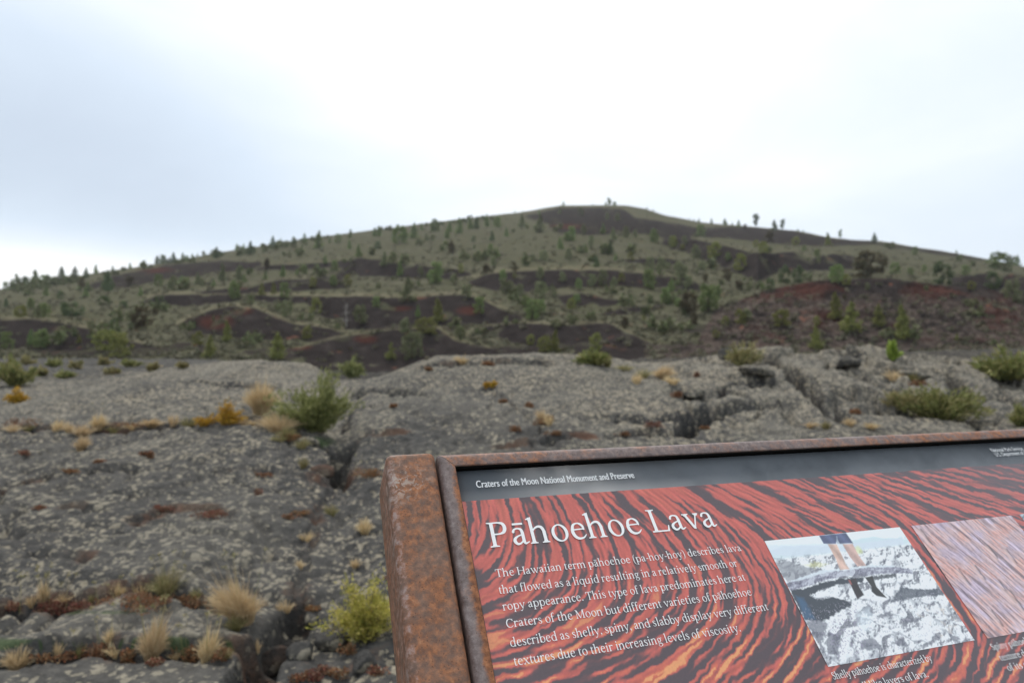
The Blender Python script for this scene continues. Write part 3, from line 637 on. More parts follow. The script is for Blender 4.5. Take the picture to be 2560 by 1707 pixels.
def glyph(c, cell, bold=0.0):
    key = (c, cell, bold)
    if key in _gc: return _gc[key]
    adv, shapes = GL[c]
    x0, x1, y0, y1 = -120, adv + 130, -270, 760
    gx = np.arange(x0, x1 + cell, cell); gy = np.arange(y0, y1 + cell, cell)
    X, Y = np.meshgrid(gx, gy, indexing='ij'); D = np.full(X.shape, 1e9)
    def seg(D, ax, ay, bx, by, wa, wb):
        dx, dy = bx - ax, by - ay; l2 = dx * dx + dy * dy + 1e-9
        t = np.clip(((X - ax) * dx + (Y - ay) * dy) / l2, 0, 1)
        return np.minimum(D, np.hypot(X - ax - t * dx, Y - ay - t * dy) - (wa + (wb - wa) * t) / 2)
    for sh in shapes:
        if sh[0] == 's':
            q = cat_rom([(a[0], a[1], w) for a, w in zip(sh[1], sh[2])])
            for a, b in zip(q[:-1], q[1:]): D = seg(D, a[0], a[1], b[0], b[1], a[2], b[2])
        elif sh[0] == 'l':
            _, ax, ay, bx, by, w = sh
            # a diagonal of horizontal width w with flat ends
            f = (Y - ay) / (by - ay) if by != ay else 0 * X
            xc = ax + (bx - ax) * f; ln = math.hypot(bx - ax, by - ay)
            D = np.minimum(D, np.maximum((np.abs(X - xc) - w / 2) * abs(by - ay) / ln, np.maximum(min(ay, by) - Y, Y - max(ay, by))))
        elif sh[0] == 'p':
            P_ = sh[1]; d = poly_dist(X, Y, P_ + [P_[0]]); D = np.minimum(D, np.where(in_poly(X, Y, P_), -d, d))
        elif sh[0] == 'r':
            _, cx_, cy_, rx, ry, ix, iy, tl = sh
            dx, dy = X - cx_, Y - cy_
            o_ = (np.hypot(dx / rx, dy / ry) - 1) * min(rx, ry)
            c_, s_ = math.cos(tl), math.sin(tl); ex, ey = dx * c_ - dy * s_, dx * s_ + dy * c_
            i_ = (1 - np.hypot(ex / ix, ey / iy)) * min(ix, iy)
            D = np.minimum(D, np.maximum(o_, i_))
    f = bold - D
    V, F = [], []
    nx, ny = f.shape; ins = f > 0
    def put(p): V.append(p); return len(V) - 1
    for j in range(ny - 1):
        i = 0
        while i < nx - 1:
            c4 = (ins[i, j], ins[i + 1, j], ins[i + 1, j + 1], ins[i, j + 1])
            if not any(c4): i += 1; continue
            if all(c4):
                k = i
                while k < nx - 1 and ins[k, j] and ins[k + 1, j] and ins[k + 1, j + 1] and ins[k, j + 1]: k += 1
                F.append([put((gx[i], gy[j])), put((gx[k], gy[j])), put((gx[k], gy[j + 1])), put((gx[i], gy[j + 1]))]); i = k; continue
            cs = [(i, j), (i + 1, j), (i + 1, j + 1), (i, j + 1)]; poly = []
            for q in range(4):
                a, b = cs[q], cs[(q + 1) % 4]; fa, fb = f[a], f[b]
                if fa > 0: poly.append((gx[a[0]], gy[a[1]]))
                if (fa > 0) != (fb > 0):
                    t = fa / (fa - fb); poly.append((gx[a[0]] + (gx[b[0]] - gx[a[0]]) * t, gy[a[1]] + (gy[b[1]] - gy[a[1]]) * t))
            if len(poly) >= 3: F.append([put(p) for p in poly])
            i += 1
    _gc[key] = (adv, np.array(V, float).reshape(-1, 2), F)
    return _gc[key]
def roman_line(text, s0, t0, s1, em, cell, bold=0.0, space=215):
    """verts in panel (s,t) and faces of one line set from s0 to s1 on baseline t0"""
    x = 0; VV, FF = [], []; n0 = 0
    for c in text:
        if c == ' ': x += space; continue
        adv, v, F = glyph(c, cell, bold)
        VV.append(v + [x, 0]); FF += [[i + n0 for i in f] for f in F]; n0 += len(v); x += adv
    v = np.concatenate(VV); lo, hi = v[:, 0].min(), v[:, 0].max()
    st_ = np.stack([s0 + (v[:, 0] - lo) / (hi - lo) * (s1 - s0), t0 + v[:, 1] / 1000 * em], 1)
    return st_, FF

# ------------------------------------------------------------------ the wayside sign
def panel_axes():
    d2 = ray_px(6250, 905); d2[2] = 0; d2 /= np.linalg.norm(d2)
    d1 = ray_px(755, -945); d1 = d1 - d1.dot(d2) * d2; d1 /= np.linalg.norm(d1)
    return d2, d1, np.cross(d2, d1)
D2, D1, DN = panel_axes()
ORG = ray_px(1145, 1160)
def pl(s, t, h=0.0):
    s, t, h = np.broadcast_arrays(np.asarray(s, float), np.asarray(t, float), np.asarray(h, float))
    return np.array([0, 0, EYE]) + SIGN * (ORG + s[..., None] * D2 + t[..., None] * D1 + h[..., None] * DN)
def st(x, y):
    r = ray_px(x, y); q = r * (ORG.dot(DN) / r.dot(DN)) - ORG; return q.dot(D2), q.dot(D1)
def c1(x, y): return st(900 + x * .41257, 1060 + y * .41265)
def c2(x, y): return st(1740 + x * .41268, 1060 + y * .41263)
def c3(x, y): return st(2000 + x * .2381, 1400 + y * .2381)
def pp(x, y): return st(x * K, y * K)

base_pt = pl(.63, -.38, -.1); base_pt[2] = 0.0
jb = int(np.argmin(np.abs(U0 - base_pt[0] / base_pt[1]))); ib = int(np.argmin(np.abs(YF - base_pt[1])))
base_pt[2] = ZF[ib, jb]
sign = empty('wayside_sign', base_pt)
tag(sign, 'tilted wayside sign about pahoehoe lava in a rusty steel frame', 'sign')
def loc(v): return np.asarray(v) - base_pt

def mat_rust(name, patina, amount, fleck):
    s = NT(name, .62, .45); o = s.obj()
    n1 = s.noise(o, 38, 7, .72); n2 = s.noise(o, 130, 6, .72); n3 = s.noise(o, 420, 3, .6); n4 = s.noise(o, 6, 3, .5)
    rustc = s.ramp(n2, [(.30, (.085, .034, .018)), (.46, (.21, .080, .034)), (.58, (.33, .130, .055)), (.72, (.40, .20, .105))])
    pat = s.ramp(n2, [(.32, patina[0]), (.50, patina[1]), (.70, patina[2])])
    m = s.rng(s.math('ADD', s.math('ADD', s.math('MULTIPLY', n1, .48), s.math('MULTIPLY', n2, .37)), s.math('MULTIPLY', s.attr('rusty'), .5)), amount - .11, amount + .11)
    col = s.mix(m, pat, rustc)
    sp = s.rng(s.math('ADD', s.voro(o, 300), s.math('MULTIPLY', s.math('SUBTRACT', n3, .5), .3)), .12, .22, 1.0, 0.0)
    sp = s.math('MULTIPLY', sp, s.rng(s.math('ADD', n1, s.math('MULTIPLY', s.attr('rusty'), .25)), fleck, fleck + .10))
    col = s.mix(s.math('MULTIPLY', sp, .9), col, (.070, .028, .015))
    dots = s.math('MULTIPLY', s.rng(s.voro(o, 420), .05, .13, 1.0, 0.0), s.rng(n4, .46, .6))
    col = s.mix(s.math('MULTIPLY', dots, .55), col, (.40, .36, .34))
    ed = s.attr('worn'); col = s.mix(s.math('MULTIPLY', s.math('MULTIPLY', ed, .6), s.rng(n2, .46, .66)), col, (.30, .28, .29))
    scf = s.math('MULTIPLY', s.attr('scuff'), s.rng(s.noise(o, 130, 4, .6, 1.2), .50, .60)); col = s.mix(s.math('MULTIPLY', scf, .8), col, (.42, .36, .31))
    h = s.math('ADD', s.math('MULTIPLY', n2, .7), s.math('MULTIPLY', n3, .5))
    return s.done(col, s.bump(h, .35, .0016), s.rng(m, 0, 1, .42, .8))
M_POST = mat_rust('rusted_steel', [(.10, .056, .038), (.165, .098, .068), (.22, .15, .115)], .415, .40)
M_RAIL = mat_rust('patinated_steel', [(.10, .070, .062), (.175, .132, .122), (.27, .215, .195)], .56, .40)
M_GAPSHADE = mat_flat('gap_shade', (.008, .0075, .007), .95, .05)  # near-black colour standing in for shade in the recess below the top rail

def tube(name, s0, s1, hb, hf, t0, t1, r, mat, parent, wornx=1.0):
    """rounded rectangular tube running up the panel's slope, with softened ends"""
    prof = []
    for cx_, cy_, a0 in ((s1 - r, hf - r, 0), (s0 + r, hf - r, 90), (s0 + r, hb + r, 180), (s1 - r, hb + r, 270)):
        for a in np.linspace(a0, a0 + 90, 7): prof.append((cx_ + r * math.cos(math.radians(a)), cy_ + r * math.sin(math.radians(a))))
    prof = np.array(prof); cen = prof.mean(0); n = len(prof)
    ts = [t1] + [t1 - e_ for e_ in (.0015, .004)] ; ins_ = [.0035, .0009, 0]
    nseg = 90
    tl = np.concatenate([[t1, t1 - .0012, t1 - .0035], np.linspace(t1 - .008, t0, nseg)])
    sc = np.concatenate([[.0035, .0010, 0], np.zeros(nseg)])
    V = []; rust_ = []; worn = []
    for tt, e_ in zip(tl, sc):
        d = prof - cen; L_ = np.abs(d); q = cen + np.sign(d) * np.maximum(L_ - e_, 0)
        V.append(pl(q[:, 0], tt, q[:, 1]))
        worn.append(((prof[:, 0] < s0 + r) & (prof[:, 1] > hf - r)).astype(float) * wornx)
    k = len(tl); V = np.concatenate(V)
    F = []
    for i in range(k - 1):
        a = i * n + np.arange(n); b = i * n + (np.arange(n) + 1) % n
        F.append(np.stack([a, b, b + n, a + n], 1))
    F = np.concatenate(F)
    V = np.concatenate([V, [pl(cen[0], tl[0], cen[1]), pl(cen[0], tl[-1], cen[1])]])
    a = np.arange(n); b = (a + 1) % n
    T = np.concatenate([np.stack([b, a, np.full(n, len(V) - 2)], 1), np.stack([a + (k - 1) * n, b + (k - 1) * n, np.full(n, len(V) - 1)], 1)])
    me = mesh_np(name, loc(V), [F, T], mat, True)
    set_float(me, 'worn', np.concatenate([np.concatenate(worn), [0, 0]])); set_float(me, 'rusty', np.zeros(len(V)))
    lv = np.concatenate([np.stack([prof[:, 0], np.full(n, tt), prof[:, 1]], 1) for tt in tl] + [[[cen[0], tl[0], cen[1]], [cen[0], tl[-1], cen[1]]]])
    sc_f = np.exp(-(((lv[:, 0] - s0 - .012) / .012) ** 2 + ((lv[:, 1] + .036) / .028) ** 2)) + .8 * np.exp(-(((lv[:, 0] - s0 - .045) / .014) ** 2 + ((lv[:, 1] + .026) / .018) ** 2))
    set_float(me, 'scuff', sc_f * (lv[:, 2] > hf - r))
    o = link(name, me, sign)
    return o
PW, PH = 1.290, .735
for s0, s1 in ((-.1075, -.0352), (PW + .0312, PW + .1035)):
    arm = tube('post', s0, s1, -.10, .012, -PH - .03, .0150, .011, M_POST, sign)
    # the upright that carries the arm
    c = pl((s0 + s1) / 2, -.46, -.075); hw = (s1 - s0) / 2 * SIGN * .96
    gx_, gy_ = D2[:2] / np.linalg.norm(D2[:2]); zg = base_pt[2] - .25
    V = []
    for z in (zg, c[2]):
        for a, b in ((-1, -1), (1, -1), (1, 1), (-1, 1)):
            V.append((c[0] + hw * (a * gx_ - b * gy_), c[1] + hw * (a * gy_ + b * gx_), z))
    me = mesh_np('upright', loc(V), [np.array([[0, 1, 5, 4], [1, 2, 6, 5], [2, 3, 7, 6], [3, 0, 4, 7], [4, 5, 6, 7]])], M_POST)
    set_float(me, 'worn', np.zeros(8)); set_float(me, 'rusty', np.zeros(8))
    link('upright', me, arm)
# frame of four mitred rails
RW = .0270; OL, OR_, OT, OB = -.0316, PW + .0276, .0135, -PH - .0195
RP = np.array([(0, -.034), (0, .002), (.0016, .0075), (.0052, .0110), (.0095, .0120), (.0215, .0120), (.0232, .0116), (.0238, .0102), (.0238, -.004)])
def rail(axis):
    n = 260 if axis in 'tb' else 180
    w = RP[:, 0]; h = RP[:, 1]; g = .0004
    f = np.linspace(0, 1, n)[:, None]
    if axis == 't': S_ = (OL + w + g) + (OR_ - OL - 2 * w - 2 * g) * f; T_ = np.broadcast_to(OT - w, S_.shape)
    if axis == 'b': S_ = (OR_ - w - g) + (OL - OR_ + 2 * w + 2 * g) * f; T_ = np.broadcast_to(OB + w, S_.shape)
    if axis == 'l': T_ = (OB + w + g) + (OT - OB - 2 * w - 2 * g) * f; S_ = np.broadcast_to(OL + w, T_.shape)
    if axis == 'r': T_ = (OT - w - g) + (OB - OT + 2 * w + 2 * g) * f; S_ = np.broadcast_to(OR_ - w, T_.shape)
    H_ = np.broadcast_to(h, S_.shape) + .0006 * noise(S_ * 9, T_ * 9, 3) * (h > 0)
    V = loc(pl(S_, T_, H_).reshape(-1, 3)); m = len(RP)
    me = mesh_np('frame_rail', V, [grid_faces(n, m)], M_RAIL, True)
    if axis == 'l': ru = (.42 + .34 * np.clip(-T_ / .28, 0, 1)) * sstep(.010, .0235, np.broadcast_to(w, S_.shape))
    elif axis == 't': ru = .16 * sstep(.3, 0, S_) + .16 * sstep(.5, 1, S_) + .10 + 0 * T_
    else: ru = 0 * S_
    set_float(me, 'rusty', ru); set_float(me, 'worn', (np.broadcast_to((w > .001) & (w < .006), S_.shape)) * .45)
    return link('frame_rail', me, sign)
for ax in 'tlrb': rail(ax)
# added black strip: paints the shade in the gap between upper rail and panel
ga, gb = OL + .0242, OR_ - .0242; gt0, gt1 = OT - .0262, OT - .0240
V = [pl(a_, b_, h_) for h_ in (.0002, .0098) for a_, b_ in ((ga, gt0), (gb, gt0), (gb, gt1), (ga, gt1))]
link('shade_strip', mesh_np('shade_strip', loc(V), [np.array([[3, 2, 1, 0], [4, 5, 6, 7], [0, 1, 5, 4], [1, 2, 6, 5], [2, 3, 7, 6], [3, 0, 4, 7]])], M_GAPSHADE), sign)

# ---- printed panel
def mat_print(name, rough=.34, spec=.5):
    s = NT(name, rough, spec); o = s.obj()
    sm = s.noise(o, 5, 5, .6)
    s.b.inputs['Coat Weight'].default_value = .8; s.b.inputs['Coat Roughness'].default_value = .22
    return s.done(s.attr('Print', 'Color'), None, s.rng(sm, .35, .7, rough - .06, rough + .1))
M_PRINT = mat_print('printed_laminate')
def mat_band():
    s = NT('dark_printed_band', .36, .5); o = s.obj()
    sm = s.noise(o, 14, 5, .62); s2 = s.noise(o, 40, 3, .5)
    col = s.mix(s.rng(sm, .40, .72), (.140, .156, .172), (.104, .117, .130))
    return s.done(col, None, s.rng(s2, .3, .7, .30, .42))
M_BAND = mat_band()
M_INK = mat_flat('white_ink', (.86, .86, .85), .45, .4)
PS = (-.006, PW + .004); PT = (-PH - .002, -.004)
V = [pl(a, b, h) for h in (0, -.012) for a, b in ((PS[0], PT[0]), (PS[1], PT[0]), (PS[1], PT[1]), (PS[0], PT[1]))]
panel = link('panel', mesh_np('panel', loc(V), [np.array([[0, 1, 2, 3], [7, 6, 5, 4], [4, 5, 1, 0], [5, 6, 2, 1], [6, 7, 3, 2], [7, 4, 0, 3]])], M_BAND), sign)
panel['label'] = 'printed panel with a slate grey title band over a red lava picture'

def sheet(name, s0, s1, t0, t1, h, cols, parent=panel):
    ns, nt = cols.shape[:2]
    S_, T_ = np.meshgrid(np.linspace(s0, s1, ns), np.linspace(t0, t1, nt), indexing='ij')
    me = mesh_np(name, loc(pl(S_, T_, h).reshape(-1, 3)), grid_faces(ns, nt)[:, ::-1] if False else grid_faces(ns, nt), M_PRINT)
    me.flip_normals(); set_color(me, 'Print', cols); return link(name, me, parent)
def grid_st(s0, s1, t0, t1, ns, nt): return np.meshgrid(np.linspace(s0, s1, ns), np.linspace(t0, t1, nt), indexing='ij')
def bil(img, x, y):
    x = np.clip(x, 0, img.shape[0] - 1.001); y = np.clip(y, 0, img.shape[1] - 1.001); i = x.astype(int); j = y.astype(int); fx = x - i; fy = y - j
    return (img[i, j] * (1 - fx) + img[i + 1, j] * fx) * (1 - fy) + (img[i, j + 1] * (1 - fx) + img[i + 1, j + 1] * fx) * fy
def lic(img, ang, step, n):
    """smear img along the direction field"""
    ns, nt = img.shape; acc = img.copy(); tot = 1.0
    I, J = np.meshgrid(np.arange(ns, dtype=float), np.arange(nt, dtype=float), indexing='ij')
    for sgn in (1, -1):
        x, y = I.copy(), J.copy(); pc_, ps_ = np.cos(ang), np.sin(ang)
        c0, s0 = pc_ * sgn, ps_ * sgn
        for k in range(n):
            x = x + c0 * step; y = y + s0 * step
            c = bil(np.cos(2 * ang), x, y); s_ = bil(np.sin(2 * ang), x, y); a = .5 * np.arctan2(s_, c)
            nc, nsn = np.cos(a), np.sin(a); flip = np.where(nc * c0 + nsn * s0 < 0, -1, 1)
            c0, s0 = nc * flip, nsn * flip
            w = 1 - (k / n) ** 2; acc += bil(img, x, y) * w; tot += w
    return acc / tot
FLOW = [  # directions of the glowing ropes, noted in P units on the photo
 [(1100,1160),(1112,1215)],[(1150,1150),(1190,1230)],[(1200,1140),(1240,1190),(1262,1250)],[(1290,1130),(1350,1200),(1385,1260)],[(1400,1125),(1480,1190),(1540,1250)],[(1500,1112),(1610,1180),(1690,1270)],
 [(1600,1105),(1720,1165),(1830,1225)],[(1720,1098),(1850,1150),(1990,1210)],[(1850,1090),(1990,1140),(2100,1190)],[(2000,1080),(2140,1125),(2300,1180)],[(2150,1085),(2250,1110),(2345,1140)],[(2250,1075),(2345,1095)],
 [(1100,1300),(1150,1250),(1170,1190)],[(1200,1330),(1225,1270),(1230,1215)],[(1262,1250),(1280,1310),(1255,1370),(1190,1415),(1110,1445)],[(1385,1260),(1410,1330),(1390,1400),(1310,1450),(1180,1500)],
 [(1330,1230),(1352,1290),(1345,1350),(1290,1400)],[(1480,1260),(1520,1320),(1515,1380),(1460,1440),(1350,1490),(1220,1530)],[(1540,1250),(1600,1310),(1615,1370),(1580,1440),(1480,1500),(1340,1560)],
 [(1690,1270),(1735,1330),(1730,1400),(1690,1460),(1600,1530)],[(1740,1270),(1800,1360),(1810,1420),(1780,1480),(1700,1560)],[(1640,1290),(1670,1350),(1660,1410),(1600,1480),(1500,1550)],
 [(1850,1470),(1790,1565)],[(1890,1530),(1850,1568)],[(2060,1200),(2140,1300),(2200,1390)],[(2180,1420),(2230,1500),(2200,1560)],[(2300,1500),(2260,1540)],[(2050,1510),(2000,1560)],[(1120,1400),(1170,1380)],[(1100,1520),(1190,1500)],
 [(1780,1230),(1850,1300),(1900,1380)],[(2345,1480),(2300,1560)],
]
A0, A1, B0, B1 = -.0045, PW + .003, -PH, -.0640
NS, NTT = 940, 480
GS, GT = grid_st(A0, A1, B0, B1, NS, NTT)
cs = np.zeros_like(GS); ss = np.zeros_like(GS); ww = np.zeros_like(GS) + 1e-9
for stroke in FLOW:
    q = cat_rom([pp(*p) for p in stroke], 4)
    for a, b in zip(q[:-1], q[1:]):
        dx, dy = b - a; an = math.atan2(dy, dx); m = (a + b) / 2
        w = np.exp(-((GS - m[0]) ** 2 + (GT - m[1]) ** 2) / (2 * .030 ** 2)) + .01 / (1 + ((GS - m[0]) ** 2 + (GT - m[1]) ** 2) / .02)
        cs += w * math.cos(2 * an); ss += w * math.sin(2 * an); ww += w
ang = .5 * np.arctan2(ss, cs)
nz = noise(GS / .0078, GT / .0078, 5) + .42 * noise(GS / .018, GT / .018, 9)
ang = ang + .24 * fbm(GS / .045, GT / .045, 3, 55)
L1 = lic(nz, ang, 1.6, 30); L1 /= L1.std()
L2 = lic(noise(GS / .0055, GT / .0055, 25), ang, 1.4, 9); L2 /= L2.std()
L3 = fbm(GS / .045, GT / .045, 4, 41)
hot = L1 + .42 * L2 + .8 * L3
II, JJ = np.meshgrid(np.arange(NS, dtype=float), np.arange(NTT, dtype=float), indexing='ij')
hot = bil(hot, II + 3.2 * fbm(GS / .016, GT / .016, 3, 211), JJ + 3.2 * fbm(GS / .016, GT / .016, 3, 215))
fade = sstep(.78, 1.15, GS) * sstep(-.17, -.075, GT)
up = sstep(-.34, -.16, GT)
bias = -.16 + .46 * up - .1 * sstep(.5, .9, GS)
m = sstep(-.30, .55, hot + bias - .55 * fade)
halo = sstep(-1.0, .6, hot + bias)
core = sstep(1.0, 2.4, hot + bias + .55 * (1 - up) + .5 * L3)
dark = np.array([.075, .047, .055]); ember = np.array([.180, .060, .060]); redc = np.array([.58, .108, .082]); ora = np.array([.72, .17, .065]); yel = np.array([.88, .46, .17])
col = dark + (ember - dark) * (halo * .8)[..., None]
col = col + (redc * (.92 + .10 * L2[..., None]) - col) * (m * (1 - .55 * fade))[..., None]
low_ = (1 - .95 * up)
col = col + (ora - col) * (core * low_ * .75)[..., None]
col = col + (yel - col) * (sstep(.72, 1.0, core) * low_ * .6)[..., None]
col *= (1 + .10 * noise(GS / .0026, GT / .0026, 77))[..., None]
sheet('lava_picture', A0, A1, B0, B1, .0007, np.clip(col, 0, 1))

def paint(C, mask, c, a=1.0):
    mk = (np.asarray(mask, float) * a)[..., None]; C[:] = C * (1 - mk) + np.asarray(c) * mk
def soft(S_, T_, pts, e_=.0012, jit=0.0, sc=.006, seed=0):
    x = S_ + jit * fbm(S_ / sc, T_ / sc, 3, seed); y = T_ + jit * fbm(S_ / sc, T_ / sc, 3, seed + 5)
    d = poly_dist(x, y, pts + [pts[0]]); d = np.where(in_poly(x, y, pts), d, -d); return sstep(-e_, e_, d)
# picture of legs standing under a thin shell of lava
s0, s1, t0, t1 = .4615, .7367, -.3571, -.1696
PSg, PTg = grid_st(s0, s1, t0, t1, 300, 210)
def z2(*p): return [c2(a, b) for a, b in p]
f1 = fbm(PSg / .012, PTg / .010, 5, 3, .65); f2 = fbm(PSg / .004, PTg / .004, 4, 13, .65); f3 = fbm(PSg / .03, PTg / .02, 4, 23)
def shade(h, k, lx=-.7, ly=.7):
    gx_ = np.gradient(h, axis=0); gy_ = np.gradient(h, axis=1); return np.clip(.5 + k * (gx_ * lx + gy_ * ly), 0, 1)
warpx = .010 * fbm(PSg / .03, PTg / .03, 3, 71); warpy = .008 * fbm(PSg / .03, PTg / .03, 3, 72)
rock_h = 2.0 * np.abs(fbm((PSg + warpx) / .052, (PTg + warpy) / .034, 2, 31)) + .40 * np.abs(fbm(PSg / .020, PTg / .014, 3, 33)) + .16 * fbm(PSg / .006, PTg / .005, 3, 35)
sh_ = shade(rock_h, 5.5)
C = np.zeros(PSg.shape + (3,)); C[:] = np.array([.23, .235, .265]) + (np.array([.88, .90, .92]) - np.array([.23, .235, .265])) * sstep(.08, .58, sh_)[..., None]
C += (.24 * f1 + .14 * f2)[..., None] * np.array([1, .98, 1.0])
crev = sstep(.10, .0, np.abs(fbm((PSg + warpx) / .052, (PTg + warpy) / .034, 2, 31))) * sstep(-.2, .2, f3 + .1)
paint(C, crev, (.10, .11, .15), .55)
paint(C, sstep(-.20, -.1815, PTg), (.80, .90, .95))
hill_ = sstep(.0015, -.0015, PTg - (-.186 + .004 * np.sin((PSg - .46) * 40) + .003 * noise(PSg / .02, PTg * 0, 4)))
paint(C, hill_ * sstep(-.205, -.196, PTg), (.58, .70, .74), .8)
paint(C, soft(PSg, PTg, z2((415, 735), (700, 730), (1000, 720), (1240, 690), (1260, 730), (1000, 760), (600, 800), (440, 790)), .002, .002), (.66, .72, .80), .7)
paint(C, soft(PSg, PTg, z2((640, 855), (720, 835), (800, 850), (720, 872)), .003, .004), (.72, .70, .30), .5)
paint(C, soft(PSg, PTg, z2((940, 760), (985, 740), (1010, 780), (960, 800)), .003, .003), (.70, .76, .28), .6)
paint(C, soft(PSg, PTg, z2((480, 840), (560, 830), (700, 880), (820, 900), (700, 910), (560, 960), (520, 930)), .002, .004), (.24, .25, .28), .75)
dk = (.045, .055, .07)
cave = z2((560, 990), (640, 1000), (760, 960), (900, 935), (1010, 930), (1010, 960), (850, 975), (740, 1010), (690, 1040), (730, 1065), (830, 1050), (940, 1075), (940, 1105), (870, 1130), (800, 1180), (760, 1195), (660, 1190))
paint(C, soft(PSg, PTg, cave, .0015, .003, .007, 2), dk)
paint(C, soft(PSg, PTg, z2((600, 1040), (650, 1060), (720, 1180), (660, 1190)), .004, .003), (.05, .13, .24), .7)
paint(C, soft(PSg, PTg, z2((1240, 990), (1330, 1000), (1480, 1000), (1510, 1035), (1400, 1040), (1280, 1060), (1170, 1085), (1200, 1040)), .0015, .003, .007, 7), (.07, .085, .11), .9)
paint(C, soft(PSg, PTg, z2((1020, 930), (1200, 905), (1210, 925), (1060, 950)), .0015, .003), (.06, .07, .08), .9)
arch_ = z2((540, 965), (640, 930), (760, 890), (900, 885), (1040, 862), (1180, 862), (1300, 880), (1310, 905), (1180, 905), (1050, 915), (920, 920), (780, 945), (660, 985), (570, 1005))
am = soft(PSg, PTg, arch_, .0012, .0025, .006, 5)
paint(C, am, (.30, .30, .37)); paint(C, am * sstep(.5, .25, sh_), (.13, .13, .17), .7); paint(C, am * sstep(.55, .8, sh_), (.66, .68, .74), .6); C += (am * (.55 * f2 + .25 * f1))[..., None] * .3
paint(C, soft(PSg, PTg, z2((545, 962), (650, 922), (770, 883), (900, 878), (1040, 855), (1200, 857), (1200, 866), (1040, 870), (780, 900), (660, 940)), .001, .002), (.72, .78, .82), .8)
for rk in (((660, 1195), (740, 1185), (800, 1210), (760, 1320), (790, 1420), (740, 1340)), ((800, 1250), (860, 1290), (860, 1400), (800, 1395), (780, 1330)), ((1000, 1310), (1060, 1290), (1130, 1350), (1060, 1370), (985, 1360)), ((1235, 1185), (1300, 1170), (1360, 1180), (1340, 1200), (1270, 1200)),
           ((1010, 1110), (1050, 1090), (1070, 1150), (1040, 1170)), ((1020, 1250), (1050, 1235), (1040, 1290)), ((1180, 1330), (1250, 1300), (1290, 1350), (1260, 1350)), ((1530, 1275), (1590, 1290), (1580, 1320), (1540, 1310)), ((1090, 1165), (1180, 1130), (1180, 1160), (1100, 1180))):
    paint(C, soft(PSg, PTg, z2(*rk), .0016, .004, .006, 9), (.13, .135, .17), .8)
spk = sstep(.12, .35, f2 + .4 * f1) * sstep(-.27, -.285, PTg)
paint(C, spk, (.38, .36, .43), .6)
bsp = soft(PSg, PTg, z2((800, 1230), (960, 1100), (1020, 1320), (1000, 1380), (840, 1420)), .006, .006)
paint(C, bsp * sstep(.05, .3, f2), (.25, .22, .32), .7)
paint(C, soft(PSg, PTg, z2((970, 1150), (1040, 1110), (1070, 1160), (1040, 1250), (990, 1260)), .006, .005), (.74, .82, .88), .5)
paint(C, soft(PSg, PTg, z2((1290, 1110), (1500, 1090), (1600, 1240), (1500, 1300)), .012, .01) * sstep(0, .4, f1), (.85, .72, .58), .5)
gl_ = C.copy()
# the standing figure, cut by the picture's upper edge: shorts, bare legs, dark boots
paint(C, soft(PSg, PTg, z2((795, 728), (850, 728), (905, 850), (928, 880), (870, 884), (845, 820))), (.66, .45, .37))
paint(C, soft(PSg, PTg, z2((885, 728), (945, 726), (985, 800), (1028, 858), (975, 862), (925, 800))), (.60, .40, .35))
paint(C, soft(PSg, PTg, z2((742, 676), (905, 660), (948, 722), (868, 726), (852, 700), (845, 726), (770, 726))), (.085, .105, .20))
paint(C, soft(PSg, PTg, z2((846, 680), (852, 680), (862, 725), (850, 725))), (.35, .40, .52), .8)
paint(C, soft(PSg, PTg, z2((920, 945), (965, 935), (985, 990), (1015, 1035), (975, 1062), (945, 1000))), (.030, .022, .026))
paint(C, soft(PSg, PTg, z2((1020, 930), (1065, 920), (1090, 985), (1155, 1055), (1090, 1040), (1060, 1015), (1060, 985))), (.026, .026, .024))
paint(C, soft(PSg, PTg, z2((918, 945), (930, 945), (942, 972), (934, 972))), (.55, .16, .14), .8)
lgm = np.abs(C - gl_).max(-1) > .02; C *= 1 + (lgm * (.22 * f1 + .16 * f2 + .20 * np.sin((PSg + .4 * PTg) * 260)))[..., None]
C = np.clip(.44 + (C - .42) * 1.05, .02, .9) * np.array([.99, 1.0, .995])
ph = sheet('photograph', s0, s1, t0, t1, .0014, np.clip(C, .01, .86)); ph['label'] = 'printed photograph of bare legs under a thin shell of lava'
# picture of spiny lava, pink and lilac ropes
def ropes(s0, s1, t0, t1, seed, a_mid):
    S_, T_ = grid_st(s0, s1, t0, t1, 240, 190)
    an = a_mid + .35 * fbm(S_ / .07, T_ / .07, 3, seed)
    q1 = lic(fbm(S_ / .010, T_ / .010, 3, seed + 3), an, 1.5, 22); q1 /= q1.std()
    q2 = lic(noise(S_ / .004, T_ / .004, seed + 8), an, 1.2, 9); q2 /= q2.std()
    q3 = fbm(S_ / .05, T_ / .03, 3, seed + 5)
    hgt = q1 + .5 * q2 + 1.2 * lic(fbm(S_ / .03, T_ / .03, 3, seed + 30), an, 1.5, 22); sh = np.clip(.5 + .55 * (np.gradient(hgt, axis=0) - np.gradient(hgt, axis=1)), 0, 1)
    C = np.zeros(S_.shape + (3,)); C[:] = np.array([.20, .13, .15]) + (np.array([.84, .60, .60]) - np.array([.20, .13, .15])) * sstep(.05, .85, sh)[..., None]
    C += (.05 * q1 + .03 * q2)[..., None] * np.array([1, .85, .85])
    C *= 1 + sstep(.0, .4, q3 + .12 * q1)[..., None] * np.array([-.12, -.03, .16]); C *= 1 + sstep(.05, .4, -q3 + .15 * q2)[..., None] * np.array([.10, -.16, -.28])
    paint(C, sstep(1.5, 2.2, -q1 + .2 * q2), (.17, .14, .17), .7)
    return S_, T_, C, q2
S_, T_, C, q2 = ropes(.7630, 1.0020, -.3579, -.1694, 61, math.radians(-58))
